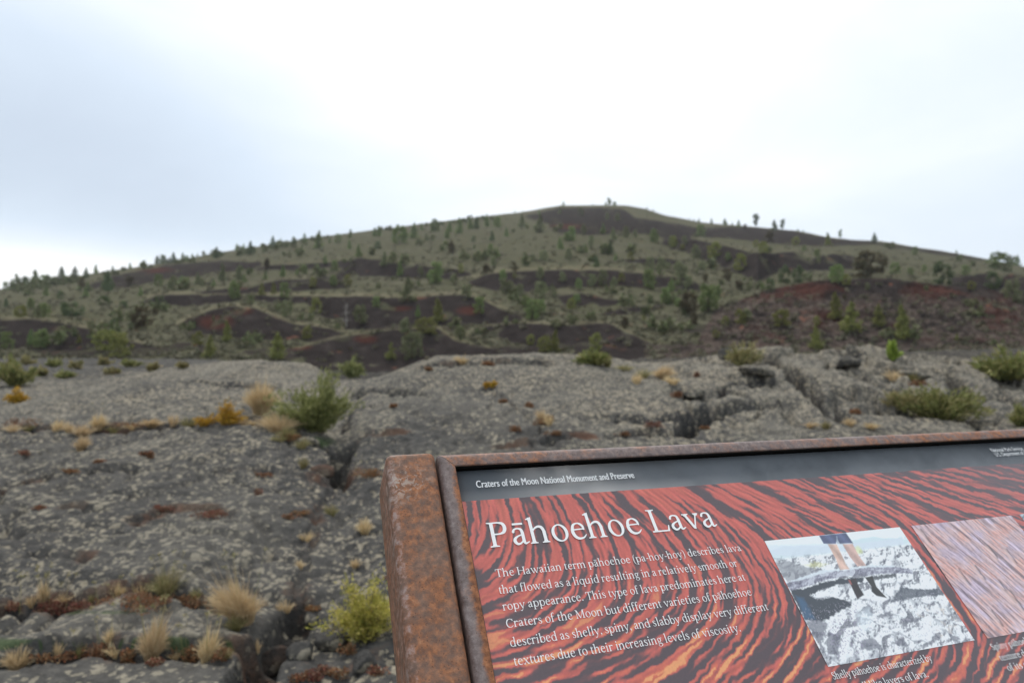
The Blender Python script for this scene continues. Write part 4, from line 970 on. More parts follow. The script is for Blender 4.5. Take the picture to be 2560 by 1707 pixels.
for x, y, l in ((1590, 880, 90), (1840, 960, 120), (1690, 860, 80), (1900, 1010, 150), (1790, 1130, 90), (1880, 760, 80), (1360, 640, 90), (1770, 740, 70)):
    a_ = c2(x, y); b_ = c2(x + l * .75, y + l)
    d = poly_dist(S_ + .002 * fbm(S_ / .01, T_ / .01, 2, 3), T_, [a_, b_]); paint(C, np.exp(-(d / .0022) ** 2), (.10, .08, .09), .75)
    d = poly_dist(S_ + .002 * fbm(S_ / .01, T_ / .01, 2, 3), T_, [(a_[0] - .007, a_[1] - .002), (b_[0] - .007, b_[1] - .002)]); paint(C, np.exp(-(d / .0035) ** 2), (.78, .55, .50), .6)
ph = sheet('photograph', .7630, 1.0020, -.3579, -.1694, .0014, np.clip(C, .02, .8)); ph['label'] = 'printed photograph of pink and lilac spiny lava'
S_, T_, C, q2 = ropes(1.0225, 1.2620, -.3579, -.1688, 91, math.radians(20)); C[:] = C.mean(-1, keepdims=True) * np.array([.8, .9, 1.0])
ph = sheet('photograph', 1.0225, 1.2620, -.3579, -.1688, .0014, np.clip(C, .02, .8)); ph['label'] = 'printed photograph of grey slabby lava at the right end of the panel'

def lettering(name, lines, lift=0.0):
    VV, FF, n0 = [], {}, 0
    for v, F in lines:
        VV.append(v)
        for f in F: FF.setdefault(len(f), []).append([i + n0 for i in f])
        n0 += len(v)
    v = np.concatenate(VV); hz = np.full(len(v), .0020); hz[len(v) // 2:] += lift
    me = mesh_np(name, loc(pl(v[:, 0], v[:, 1], hz)), [np.array(a) for a in FF.values()], M_INK)
    return link(name, me, panel)
lettering('title_lettering', [roman_line('P\u0101hoehoe Lava', .0231, -.1388, .3915, .0585, 9, 1, 235)])
body = [('The Hawaiian term p\u0101hoehoe (pa-hoy-hoy) describes lava', .0222, -.1816, .4130), ('that flowed as a liquid resulting in a relatively smooth or', .0222, -.2045, .3943),
        ('ropy appearance. This type of lava predominates here at', .0222, -.2266, .3965), ('Craters of the Moon but different varieties of p\u0101hoehoe', .0225, -.2490, .3950),
        ('described as shelly, spiny, and slabby display very different', .0225, -.2725, .4112), ('textures due to their increasing levels of viscosity.', .0225, -.2950, .3515)]
lettering('paragraph_lettering', [roman_line(t, a, b, c,   .0172, 14, -2) for t, a, b, c in body])
lettering('caption_lettering', [roman_line('Shelly p\u0101hoehoe is characterized by', .4600, -.3735, .6385, .0140, 18), roman_line('shell like layers of lava.', .4810, -.3920, .6154, .0140, 18)])
lettering('caption_lettering', [roman_line('Spiny p\u0101hoehoe', .7580, -.3748, .8500, .0140, 18), roman_line('texture due', .7600, -.3905, .8270, .0140, 18), roman_line('of its own', .7612, -.4048, .8220, .0140, 18)])
def sans_line(text, s0, t0, s1, size, bold=.004):
    c = bpy.data.curves.new('lettering', 'FONT'); c.body = text; c.resolution_u = 3; c.offset = bold
    o = bpy.data.objects.new('lettering', c); COL.objects.link(o)
    me = bpy.data.meshes.new_from_object(o.evaluated_get(bpy.context.evaluated_depsgraph_get()))
    v = np.array([p.co[:2] for p in me.vertices]); F = [list(p.vertices) for p in me.polygons]
    bpy.data.objects.remove(o); bpy.data.curves.remove(c); bpy.data.meshes.remove(me)
    lo, hi = v[:, 0].min(), v[:, 0].max()
    return np.stack([s0 + (v[:, 0] - lo) / (hi - lo) * (s1 - s0), t0 + v[:, 1] * size], 1), F
hd = [sans_line('Craters of the Moon National Monument and Preserve', .0206, -.0437, .2815, .0172, .0)]
h2 = (np.concatenate([hd[0][0], hd[0][0] + [.00055, 0]]), hd[0][1] + [[i + len(hd[0][0]) for i in f] for f in hd[0][1]])
lettering('header_lettering', [h2], .0003)
lettering('header_lettering', [sans_line('National Park Service', 1.0832, -.0352, 1.1710, .0125), sans_line('U.S. Department of the Interior', 1.0840, -.0455, 1.2130, .0125)])

# ------------------------------------------------------------------ foliage building blocks
def quads_from(cen, ax, bx):
    """diamond leaves: centres, half-length vectors, half-width vectors -> verts, faces"""
    n = len(cen); V = np.stack([cen - ax, cen + bx, cen + ax, cen - bx], 1).reshape(-1, 3)
    return V, np.arange(n * 4).reshape(n, 4)
def rand_dir(n, rg, up=0.0):
    d = rg.normal(size=(n, 3)); d[:, 2] += up; return d / np.linalg.norm(d, axis=1, keepdims=True)
def leaves(cen, ln, wd, rg, dirs=None, up=0.0):
    n = len(cen); a = dirs if dirs is not None else rand_dir(n, rg, up)
    b = np.cross(a, rand_dir(n, rg)); b /= np.linalg.norm(b, axis=1, keepdims=True) + 1e-9
    ln = np.broadcast_to(ln, n)[:, None]; wd = np.broadcast_to(wd, n)[:, None]
    return quads_from(cen, a * ln / 2, b * wd / 2)
def blades(base, tip, wid, bend, rg, seg=3):
    """tapering bent blades; base, tip (n,3)"""
    n = len(base); side = np.cross(tip - base, rand_dir(n, rg)); side /= np.linalg.norm(side, axis=1, keepdims=True) + 1e-9
    V = []; 
    for k in range(seg + 1):
        t = k / seg; p = base + (tip - base) * t + bend * (t * (1 - t) * 2)[..., None] if False else base + (tip - base) * t + bend * (t * t - t)
        w = np.broadcast_to(wid, n)[:, None] * (1 - t * .85) / 2
        V += [p - side * w, p + side * w]
    V = np.stack(V, 1); m = 2 * (seg + 1); F = []
    for k in range(seg):
        o = np.arange(n) * m + 2 * k; F.append(np.stack([o, o + 1, o + 3, o + 2], 1))
    return V.reshape(-1, 3), np.concatenate(F)
def limb_mesh(paths, sides=5):
    """tapered limbs: list of (points, radii)"""
    VV, FF, n0 = [], [], 0
    for pts, rad in paths:
        pts = np.array(pts, float); k = len(pts)
        tan = np.gradient(pts, axis=0); tan /= np.linalg.norm(tan, axis=1, keepdims=True) + 1e-9
        ref = np.array([.31, .77, .55]); x = np.cross(tan, ref); x /= np.linalg.norm(x, axis=1, keepdims=True) + 1e-9; y = np.cross(tan, x)
        a = np.linspace(0, 2 * math.pi, sides, endpoint=False)
        ring = pts[:, None] + np.array(rad)[:, None, None] * (np.cos(a)[None, :, None] * x[:, None] + np.sin(a)[None, :, None] * y[:, None])
        VV.append(ring.reshape(-1, 3))
        for i in range(k - 1):
            p = n0 + i * sides + np.arange(sides); q = n0 + i * sides + (np.arange(sides) + 1) % sides
            FF.append(np.stack([p, q, q + sides, p + sides], 1))
        n0 += k * sides
    return np.concatenate(VV), np.concatenate(FF)
def merge(parts):
    VV, FF, n0 = [], [], 0
    for v, f in parts: VV.append(v); FF.append(f + n0); n0 += len(v)
    return np.concatenate(VV), np.concatenate(FF)

G_PINE = [(0.099, 0.146, 0.052), (0.153, 0.213, 0.078), (0.224, 0.282, 0.108), (0.305, 0.343, 0.149)]
G_DARK = [(0.053, 0.085, 0.043), (0.085, 0.124, 0.056), (0.133, 0.172, 0.073), (0.187, 0.223, 0.101)]
G_PALE = [(0.113, 0.136, 0.066), (0.166, 0.187, 0.095), (0.225, 0.239, 0.127), (0.291, 0.29, 0.171)]
G_YEL = [(0.122, 0.139, 0.037), (0.181, 0.193, 0.055), (0.245, 0.248, 0.079), (0.309, 0.296, 0.113)]
G_BRN = [(0.058, 0.042, 0.026), (0.098, 0.068, 0.039), (0.078, 0.081, 0.039), (0.143, 0.104, 0.058)]
M_CROWN = {k: mat_leaf('needles_' + k, v, .85, .30, .18) for k, v in (('green', G_PINE), ('dark', G_DARK), ('pale', G_PALE), ('yellow', G_YEL), ('brown', G_BRN))}
M_BARK = mat_bark('pine_bark', (.06, .045, .035), (.14, .11, .09)); M_DEAD = mat_bark('weathered_wood', (.24, .22, .20), (.36, .34, .31))

def tree_mesh(kind, rg):
    """unit-height tree: (crown mesh data, trunk mesh data)"""
    conic = kind == 'cone'
    lobes = []
    if conic:
        R = rg.uniform(.25, .34); nt = 9; base_h = rg.uniform(.04, .10)
        for i in range(nt):
            z = base_h + (1 - base_h) * (i + .3) / nt; r = R * (1 - (z - base_h) / (1.02 - base_h)) ** .75 * rg.uniform(.75, 1.15) + .012
            for a in rg.uniform(0, 6.28, max(2, int(6 - i * .4))):
                rr = r * rg.uniform(.45, .85); lobes.append((rr * math.cos(a), rr * math.sin(a), z - .03, max(.028, r * .55), max(.04, r * .42)))
        for z in np.linspace(.75, .97, 5): lobes.append((rg.normal() * .008, rg.normal() * .008, z, .03 * (1.25 - z) / .5 + .008, .035))
    elif kind == 'tall':
        lean = rg.uniform(-.14, .14)
        for i in range(20):
            z = rg.uniform(.22, .95); r = .17 * math.sin(min(1, (z - .1) / .9) * 2.7) + .04; a = rg.uniform(0, 6.28); rr = r * rg.uniform(.2, 1)
            lobes.append((rr * math.cos(a) + lean * z * z, rr * math.sin(a), z, rg.uniform(.06, .11), rg.uniform(.04, .075)))
    else:
        R = rg.uniform(.46, .60)
        for i in range(34):
            z = rg.uniform(.08, .92); r = R * math.sqrt(max(.05, 1 - ((z - .42) / .58) ** 2)); a = rg.uniform(0, 6.28); rr = r * math.sqrt(rg.uniform(.1, 1)) * .82
            lobes.append((rr * math.cos(a), rr * math.sin(a), z, rg.uniform(.10, .17), rg.uniform(.07, .12)))
    n_per = 26 if conic else 30
    cen = []
    for x, y, z, rx, rz in lobes:
        d = rand_dir(n_per, rg); q = rg.uniform(.35, 1.0, (n_per, 1)) ** .5
        cen.append(np.array([x, y, z]) + d * q * np.array([rx, rx, rz]))
    cen = np.concatenate(cen); cen[:, 2] = np.maximum(cen[:, 2], .015)
    sz = .052 if conic else .068
    V, F = leaves(cen, rg.uniform(.7, 1.4, len(cen)) * sz * 1.7, rg.uniform(.7, 1.3, len(cen)) * sz * .8, rg, None, .35)
    top = .93 if conic else .75
    tr = [([(0, 0, -.05), (0, 0, .25), (0, 0, .55), (0, 0, top)], [.022, .018, .012, .003])]
    for x, y, z, rx, rz in lobes[::2]: tr.append(([(0, 0, max(.02, z - .06)), (x * .5, y * .5, z - .03), (x * .95, y * .95, z)], [.008, .006, .002]))
    return (V, F), limb_mesh(tr, 5)
TREES = {}
for kind, variants in (('cone', 4), ('tall', 2), ('round', 3)):
    for colr in ('green', 'dark', 'pale', 'yellow', 'brown'):
        for v_ in range(variants if colr in ('green', 'pale') else 2):
            rg = np.random.default_rng(hash((len(kind), v_, ord(colr[0]))) % 9999)
            (V, F), (TV, TF) = tree_mesh(kind, rg)
            TREES.setdefault((kind, colr), []).append((mesh_np('crown', V, F, M_CROWN[colr]), mesh_np('trunk', TV, TF, M_BARK, True)))

# trees noted from the photo: local x, foot y, height in the three hill close-ups; kind c cone, r round, t tall; colour g d p y b
T5 = "40,455,70rg 75,450,80cg 110,440,110cg 160,438,90rd 205,435,80rd 240,420,120cg 300,415,80rg 335,412,75rd 420,412,120cd 450,408,60rg 512,370,90cd 588,370,85cd 655,335,70cg 735,460,145cd 770,310,40rd 890,305,45cg 980,295,55rd 1075,275,70cd 1115,275,75rg 1185,265,80cd 1250,258,70cg 1275,258,50rg 1315,228,35cg 1350,225,30cg 1405,214,25cg 1480,235,80cd 1620,180,50cg 1665,200,65cg 1712,210,95cd 1787,160,30cg 1865,165,85cd 1920,132,40cg 2010,165,60rd 2083,125,70cg 2180,165,120cg 2310,130,70rg 2255,130,40cg " \
     "40,565,60cd 210,580,80rg 300,640,110rg 262,645,90cp 140,640,90ry 410,515,60rd 490,632,110rd 585,500,70cg 315,490,60cg 555,440,70rb 600,440,50cg 715,550,60rd 845,575,50rd 960,492,60cg 885,425,75rb 1085,425,85rg 1180,455,100rp 1270,437,80rg 1350,410,80cp 1380,425,60rp 1460,425,50cg 1520,385,120cp 1635,385,105cp 1670,400,60cg 1815,380,60cg 1825,312,80rb 1935,360,80cg 2080,340,60rg 2030,350,40rg 2170,322,50rg 2225,270,60cg 2290,315,70rg 2280,425,80rg 1095,590,110rd 970,722,160rb 895,718,50rd 1060,625,50rb 1600,512,125rg 1790,485,85cy 1870,475,80cy 1945,505,110rg 2140,435,75ry 1965,635,115rp 2160,612,110ry " \
     "45,860,130rg 210,830,110cg 285,848,135rg 540,812,60cy 740,872,150ry 820,915,175ry 1350,832,100ry 1435,912,150cy 1550,800,140cy 1900,925,185cy 2100,790,100ry 1460,660,40cp 620,720,60rp 1010,690,50rp"
T6 = "45,312,60cg 35,388,60cg 100,445,90cg 210,302,60cg 232,388,60rd 237,300,70cg 345,312,60cg 380,355,140rg 420,322,70cg 480,315,105cg 530,262,50cg 620,272,90rg 705,320,60rg 720,275,80cg 787,285,110cg 860,252,80cg 905,252,80cd 975,235,85cg 1050,242,80rg 1012,332,70cd 885,340,40rd 890,390,30rd 735,425,90rb 1045,445,70cg 1112,302,60cg 1170,142,25cg 1222,138,20cg 1215,240,90cp 1335,155,40cg 1340,275,125cp 1500,100,42cg 1475,150,50cp 1700,100,25cg 1815,102,72tg 1790,97,35cg 1850,100,40rg 1620,168,60rp 1800,192,50rp 1870,200,60rp 2070,112,25cg 2115,127,25cg 1640,292,70rp 1770,285,75cg 1840,325,85cp 1690,375,75rp 1822,425,90cd 1555,335,105rg 1520,335,60rg 1480,390,85cg 1535,465,80rp 1650,412,60cg 1725,512,80cd 1857,468,50cg 1365,472,75rp 1237,450,40rp 1290,475,50rp 1002,402,50rg 1020,505,70rp 630,625,155rg 275,505,100cp 380,572,100cg 525,582,75rp 440,745,165cp 110,905,135rp 220,785,75rg 640,885,160cy 560,975,120ry 505,855,85cg 25,642,80ry 840,725,95rp 800,555,65ry 972,562,75rb 1085,605,80rg 1165,545,60rb 1165,592,40ry 1110,695,110rp 1200,705,80rp 1345,725,120rp 1345,595,85rp 1240,785,85rg 1285,875,150rg 1345,832,105rg 1495,612,70rp 1555,802,85ry 1592,762,70rg 1605,665,80rg 1700,645,85rp 1770,642,110rp 1845,662,80rp 1895,612,60ry 2085,665,145rg 2095,535,95rp 2170,565,115rp 2240,665,80cg 2195,765,110cg 2285,785,65rg 1920,935,85rb 925,835,125rg 785,1015,95rp 1275,1045,75ry 1445,1100,160cy 1375,1098,115ry 1720,1085,125ry 415,965,110rp 465,1150,200rp 322,1142,115cy 2120,345,95rg 2240,375,75rp 1990,312,55rp 1930,312,75rp 2330,360,60rp 1440,720,50rp 1960,470,60ry 2050,880,40ry"
T7 = "165,182,22cg 195,188,20cg 228,192,32cg 310,207,42cg 398,218,52cg 445,210,24cg 488,228,52cg 600,232,98td 720,252,78cd 770,238,84td 875,262,27cg 910,268,25cg 1070,348,85cy 1150,302,68tg 1375,332,78cd 1910,392,30cg 2312,472,80cg 2190,505,115rg 2270,455,75rp 240,290,80rg 60,362,75ry 120,378,40ry 210,435,90rp 330,435,110ry 420,452,60rg 500,515,112ry 600,362,50ry 650,402,80ry 690,332,80rb 915,388,40rg 1000,425,55rg 270,595,65rb 410,585,85rb 490,642,70rb 110,565,115rp 160,622,80rp 250,512,60rp 785,595,115rd 875,592,110rd 695,632,70rd 645,642,50rg 45,652,65rg 10,725,105rg 290,785,190rg 350,685,80rg 130,812,60rd 170,808,155rb 195,865,75rb 1130,595,130rg 1190,612,80ry 1350,562,180rb 1510,542,90rg 1640,412,60rg 1700,522,50rg 1820,605,150rd 1970,545,75rg 2160,635,130rd 1610,542,50rg " \
     "500,865,105ry 770,885,120ry 1120,825,170cy 1225,912,195cy 1405,882,150cy 1555,955,215cy 990,1025,150cy 1480,1095,75ry 1915,972,50cy 400,872,62ry 340,955,55ry 90,752,50rg 1180,705,40rb 1000,870,60ry 530,245,40rb 1440,480,60rb 2010,640,60ry 2280,720,150rp 1330,640,50rp 860,350,60ry"
NAMED = {  # single trees one can point to
 '5:490,632': 'dark round pine alone on the pale grass at the left',
 '5:970,722': 'brownish double-headed bushy pine left of the red dune',
 '5:1095,590': 'dark bushy pine at the left tip of the long black dune',
 '5:735,460': 'tallest dark conifer below the left end of the skyline',
 '5:740,872': 'broad pale pine below the left black dune, left one of a pair',
 '5:820,915': 'broad pale pine below the left black dune, right one of a pair',
 '5:1550,800': 'slim yellow-green conifer standing before the red dune',
 '5:1435,912': 'rounded cone-shaped yellow-green pine below the red dune',
 '5:1350,832': 'low spreading bush-like pine just left of the foot of the red dune',
 '5:1900,925': 'slim upright conifer at the left end of the lowest black dune',
 '5:45,860': 'green pine at the left edge in front of the black dune',
 '5:285,848': 'bushy pine with a pointed top in front of the left black dune',
 '5:2100,790': 'round yellow-green pine on the right flank of the red dune',
 '6:1500,100': 'tiny pointed conifer alone at the left end of the summit',
 '6:1815,102': 'ragged tall pine in the clump on the summit',
 '6:640,885': 'tall yellow-green pine above the lowest black dune',
 '6:560,975': 'wide yellow-green pine spreading over the lowest black dune',
 '6:465,1150': 'large pale grey-green pine at the lip of the lava valley',
 '6:322,1142': 'small upright yellow-green pine beside the large pale pine at the lava valley',
 '6:1445,1100': 'pointed yellow-green conifer just behind the middle of the lava crest',
 '6:1375,1098': 'low yellow-green pine left of the pointed conifer behind the lava crest',
 '6:1720,1085': 'rounded olive pine right of the pointed conifer behind the lava crest',
 '6:735,425': 'brownish pine alone on the open upper grass',
 '6:1725,512': 'small very dark conifer at the upper edge of the middle black dune',
 '6:1920,935': 'small brown bush-like pine alone on the grass left of the red knoll',
 '7:600,232': 'dark leaning tall pine on the right skyline',
 '7:770,238': 'dark tall pine on the right skyline, the larger of the pair',
 '7:720,252': 'slim conifer on the right skyline close to a taller dark pine',
 '7:1150,302': 'thin tall pine alone on the right skyline',
 '7:1375,332': 'dark triangular pine on the right skyline',
 '7:2190,505': 'wide bushy tree clump on the skyline near the right edge',
 '7:2312,472': 'pointed blue-green conifer at the right end of the skyline',
 '7:1350,562': 'wide dark brown pine on top of the red knoll',
 '7:1820,605': 'big round dark pine on the right shoulder of the red knoll',
 '7:2160,635': 'dark round pine behind the right end of the red knoll',
 '7:785,595': 'dark round pine left of its twin on the grass above the red knoll',
 '7:875,592': 'dark round pine right of its twin on the grass above the red knoll',
 '7:1130,595': 'green bushy pine on the crest of the red knoll',
 '7:1120,825': 'yellow-green conifer on the red knoll, the highest standing of five on its face',
 '7:1225,912': 'stout yellow-green conifer in the middle of the face of the red knoll',
 '7:1405,882': 'slim yellow-green conifer between two stouter ones on the red knoll',
 '7:1555,955': 'tallest yellow-green conifer on the face of the red knoll',
 '7:990,1025': 'yellow-green conifer at the foot of the red knoll',
 '7:770,885': 'broad pale pine among the grey rocks on the left of the red knoll',
 '7:1480,1095': 'bright lime green shrub-like sapling just behind the right lava crest',
 '7:290,785': 'large dark green pine on the grass at the left end of the red knoll',
}
import re
KN_ = {'c': 'cone', 'r': 'round', 't': 'tall'}; CN_ = {'g': 'green', 'd': 'dark', 'p': 'pale', 'y': 'yellow', 'b': 'brown'}
KW = {'c': 'narrow', 'r': 'bushy', 't': 'tall'}; CW = {'g': 'mid green', 'd': 'dark green', 'p': 'pale grey-green', 'y': 'yellow-green', 'b': 'brownish'}
def zone(px, py, top):
    if top: return ('on the skyline left of the summit' if px < 1230 else 'on the summit skyline' if px < 1560 else 'on the skyline right of the summit')
    if px > 1640 and py > 655: return 'on and around the red knoll'
    side = 'left' if px < 790 else 'middle' if px < 1560 else 'right'
    if py < 620: return {'left': 'high on the left slope of the hill', 'middle': 'on the grassy slope under the summit', 'right': 'on the dark slope right of the summit'}[side]
    if py < 715: return {'left': 'on the left slope above the red dune', 'middle': 'among the middle black dunes', 'right': 'on the grass left of the red knoll'}[side]
    return {'left': 'at the foot of the hill on the left', 'middle': 'among the lowest black dunes in the middle', 'right': 'at the foot of the hill on the right'}[side]
def plant_tree(px, py, hp, k, c, label=None, rg=RNG):
    crest = np.interp(px, [a for a, b in CREST], [b for a, b in CREST])
    top = py < crest + 9
    p = hh(px, max(py, crest + 1.5))
    h = hp / (FPX / K) * p.y * 1.03
    h *= .9 if top else 1.0
    kind, colr = KN_[k], CN_[c]
    vs_ = TREES[(kind, colr)]; crown, trunk = vs_[rg.integers(len(vs_))]
    z_ = zone(px, py, top)
    e_ = empty('pine_tree', (p.x, p.y, p.z - .02 * h), (0, 0, rg.uniform(0, 6.28)), (h * rg.uniform(.9, 1.1), h * rg.uniform(.9, 1.1), h))
    if kind == 'round' : e_.scale = (h * .74 * rg.uniform(.85, 1.15),) * 2 + (h,)
    if label: tag(e_, label, 'tree', 'pines on the cinder cone')
    else: tag(e_, f'small {CW[c]} {KW[k]} pine {z_}', 'tree', f'{CW[c]} {KW[k]} pines {z_}')
    link('trunk', trunk, e_); link('crown', crown, e_)
    return e_
WIDE = {'5:740,872': 1.5, '5:820,915': 1.35, '7:1350,562': 1.5, '7:2190,505': 2.0, '5:490,632': 1.7, '6:560,975': 1.7, '7:1820,605': 1.3, '5:715,550': 2.0, '5:970,722': 1.2, '6:1375,1098': 1.3, '5:845,575': 1.7, '7:770,885': 1.3}
for key, data, ox, oy, kx, ky in (('5', T5, 0, 514.5, .3359, .3358), ('6', T6, 790.2, 441, .3359, .336), ('7', T7, 1525.2, 441, .3516, .3515)):
    for tok in data.split():
        m_ = re.match(r'(\d+),(\d+),(\d+)(\w)(\w)', tok); x, y, hp = (int(m_[i]) for i in (1, 2, 3))
        kk_ = f'{key}:{x},{y}'
        e_ = plant_tree(ox + x * kx, oy + y * ky, hp * ky, m_[4], m_[5], NAMED.get(kk_))
        if kk_ in WIDE: e_.scale.x *= WIDE[kk_]; e_.scale.y *= WIDE[kk_]; e_.rotation_euler.z = 0
# grey snag in the middle of the dunes
def snag(px, py, hp, label):
    p = hh(px, py); h = hp / (FPX / K) * p.y; rg = np.random.default_rng(5)
    paths = [([(0, 0, -.05), (.03, 0, .3), (-.03, 0, .62), (.04, 0, 1)], [.032, .024, .014, .003])]
    for i in range(26):
        z = rg.uniform(.22, .95); a = rg.uniform(0, 6.28); l = rg.uniform(.5, 1.0) * .42 * (1.12 - z); paths.append(([(0, 0, z), (l * .6 * math.cos(a), l * .6 * math.sin(a), z + .03), (l * math.cos(a), l * math.sin(a), z + rg.uniform(-.04, .14))], [.011, .008, .003]))
    v, f = limb_mesh(paths, 6); o = link('dead_tree', mesh_np('dead_tree', v * h, f, M_DEAD, True)); o.location = p
    tag(o, label, 'dead tree')
snag(795, 750, 56, 'grey dead tree standing at the left end of the middle black dune')
# low sage and rabbitbrush that nobody could count
rg = np.random.default_rng(77); cen, sz = [], []
for i in range(8500):
    px = rg.uniform(-250, 2600); py = 480 + 350 * rg.uniform(0, 1) ** .55
    crest = np.interp(px, [a for a, b in CREST], [b for a, b in CREST])
    if py < crest + 12: continue
    p = hh(px, py); jx_ = int(np.clip(np.searchsorted(U0, p.x / p.y), 0, len(U0) - 1)); jy_ = int(np.clip(np.searchsorted(YH, p.y), 0, len(YH) - 1))
    if cin[jy_, jx_] > .5 and rg.uniform() > (.30 if rocky[jy_, jx_] > .3 else .05): continue
    s_ = rg.uniform(.22, .60) * (1.0 + .5 * (p.y > 120)); k = 15
    d = rand_dir(k, rg); d[:, 2] = np.abs(d[:, 2]); cen.append(np.array(p) + d * rg.uniform(.3, 1, (k, 1)) * np.array([s_, s_, s_ * .75])); sz.append(np.full(k, s_))
cen = np.concatenate(cen); sz = np.concatenate(sz)
V, F = leaves(cen, sz * rg.uniform(.5, 1.0, len(cen)), sz * rg.uniform(.25, .5, len(cen)), rg, None, .6)
M_SCRUB = mat_leaf('sage_scrub', [(.060, .064, .036), (.10, .10, .062), (.155, .148, .098), (.21, .19, .125), (.11, .085, .052)], .85, .1, 0)
tag(link('sage_scrub', mesh_np('sage_scrub', V, F, M_SCRUB)), 'low grey-green sage scrub over the slopes of the hill', 'scrub', None, 'stuff')

rg = np.random.default_rng(99); cen, sz = [], []
for i in range(610):
    px = rg.uniform(-300, 2650); py = 500 + 300 * rg.uniform(0, 1) ** .8
    if i >= 430: px = rg.uniform(-150, 1150) if i < 560 else rg.uniform(-150, 250)
    crest = np.interp(px, [a for a, b in CREST], [b for a, b in CREST])
    if i >= 430: py = crest + rg.uniform(4, 16)
    if py < crest + 3.9 or (px > 1250 and px < 2250 and py < 600 and rg.uniform() < .55): continue
    if fbm(np.array([px / 150.0]), np.array([py / 60.0]), 2, 4)[0] < -.18: continue
    p = hh(px, py); jx_ = int(np.clip(np.searchsorted(U0, p.x / p.y), 0, len(U0) - 1)); jy_ = int(np.clip(np.searchsorted(YH, p.y), 0, len(YH) - 1))
    if cin[jy_, jx_] > .5 and rg.uniform() < .85: continue
    s_ = rg.uniform(.5, 1.15) * (1 + .8 * (p.y > 130)); k = 46
    for c_ in range(2):
        d = rand_dir(k, rg); q = rg.uniform(.3, 1, (k, 1)); off = np.array([rg.normal() * s_ * .7, rg.normal() * s_ * .7, 0])
        cen.append(np.array(p) + off + np.array([0, 0, s_ * .6]) + d * q * np.array([s_ * .62, s_ * .62, s_ * rg.uniform(.55, 1.0)])); sz.append(np.full(k, s_))
cen = np.concatenate(cen); sz = np.concatenate(sz)
V, F = leaves(cen, sz * rg.uniform(.35, .7, len(cen)), sz * rg.uniform(.2, .4, len(cen)), rg, None, .4)
M_YOUNG = mat_leaf('bush_leaves', [(0.081, 0.106, 0.045), (0.125, 0.156, 0.065), (0.175, 0.194, 0.09), (0.144, 0.125, 0.069), (0.225, 0.231, 0.125)], .85, .1, 0)
tag(link('bushes', mesh_np('bushes', V, F, M_YOUNG)), 'soft green bushes and saplings dotted over the hill', 'bushes', None, 'stuff')

# ------------------------------------------------------------------ plants and stones on the lava
M_STRAW = mat_leaf('dry_straw', [(.45, .33, .18), (.62, .47, .27), (.72, .58, .36), (.54, .41, .24)], .7, .2, .08)
M_STRAWG = mat_leaf('half_dry_grass', [(.22, .20, .085), (.33, .28, .13), (.16, .17, .06), (.42, .33, .18)], .7, .2, .10)
M_SAGE = mat_leaf('sage_leaves', [(0.132, 0.153, 0.05), (0.208, 0.228, 0.082), (0.282, 0.296, 0.112), (0.358, 0.358, 0.151)], .75, .25, .05)
M_RABBIT = mat_leaf('rabbitbrush_leaves', [(.20, .21, .045), (.36, .33, .07), (.52, .45, .10), (.60, .48, .16)], .7, .25, .06)
M_GOLD = mat_leaf('golden_flowers', [(.36, .19, .02), (.50, .28, .03), (.58, .36, .05), (.30, .22, .04)], .7, .15, .06)
M_REDL = mat_leaf('red_leaves', [(.15, .040, .030), (.22, .065, .045), (.24, .13, .075), (.12, .06, .04), (.33, .24, .15)], .75, .15, .12)
M_ORANGE = mat_leaf('orange_leaves', [(.20, .075, .035), (.29, .115, .05), (.24, .15, .08), (.13, .075, .04), (.33, .23, .13)], .75, .15, .14)
M_GREENM = mat_leaf('green_mat_leaves', [(0.121, 0.144, 0.046), (0.189, 0.206, 0.065), (0.27, 0.263, 0.098), (0.338, 0.3, 0.13)], .75, .15, .06)
M_LIME = mat_leaf('lime_leaves', [(.16, .23, .035), (.24, .32, .05), (.31, .38, .08)], .7, .25, .05)
M_TWIG = mat_bark('twigs', (.10, .075, .055), (.22, .18, .14))

def place(name, px, py, label, cat, group=None):
    p = fg(px, py); e_ = empty(name, p); tag(e_, label, cat, group); return e_, p
def metres(px_len, p): return px_len / (FPX / K) * p.y
def add_part(e_, name, VF, mat, smooth=False): return link(name, mesh_np(name, VF[0], VF[1], mat, smooth), e_)

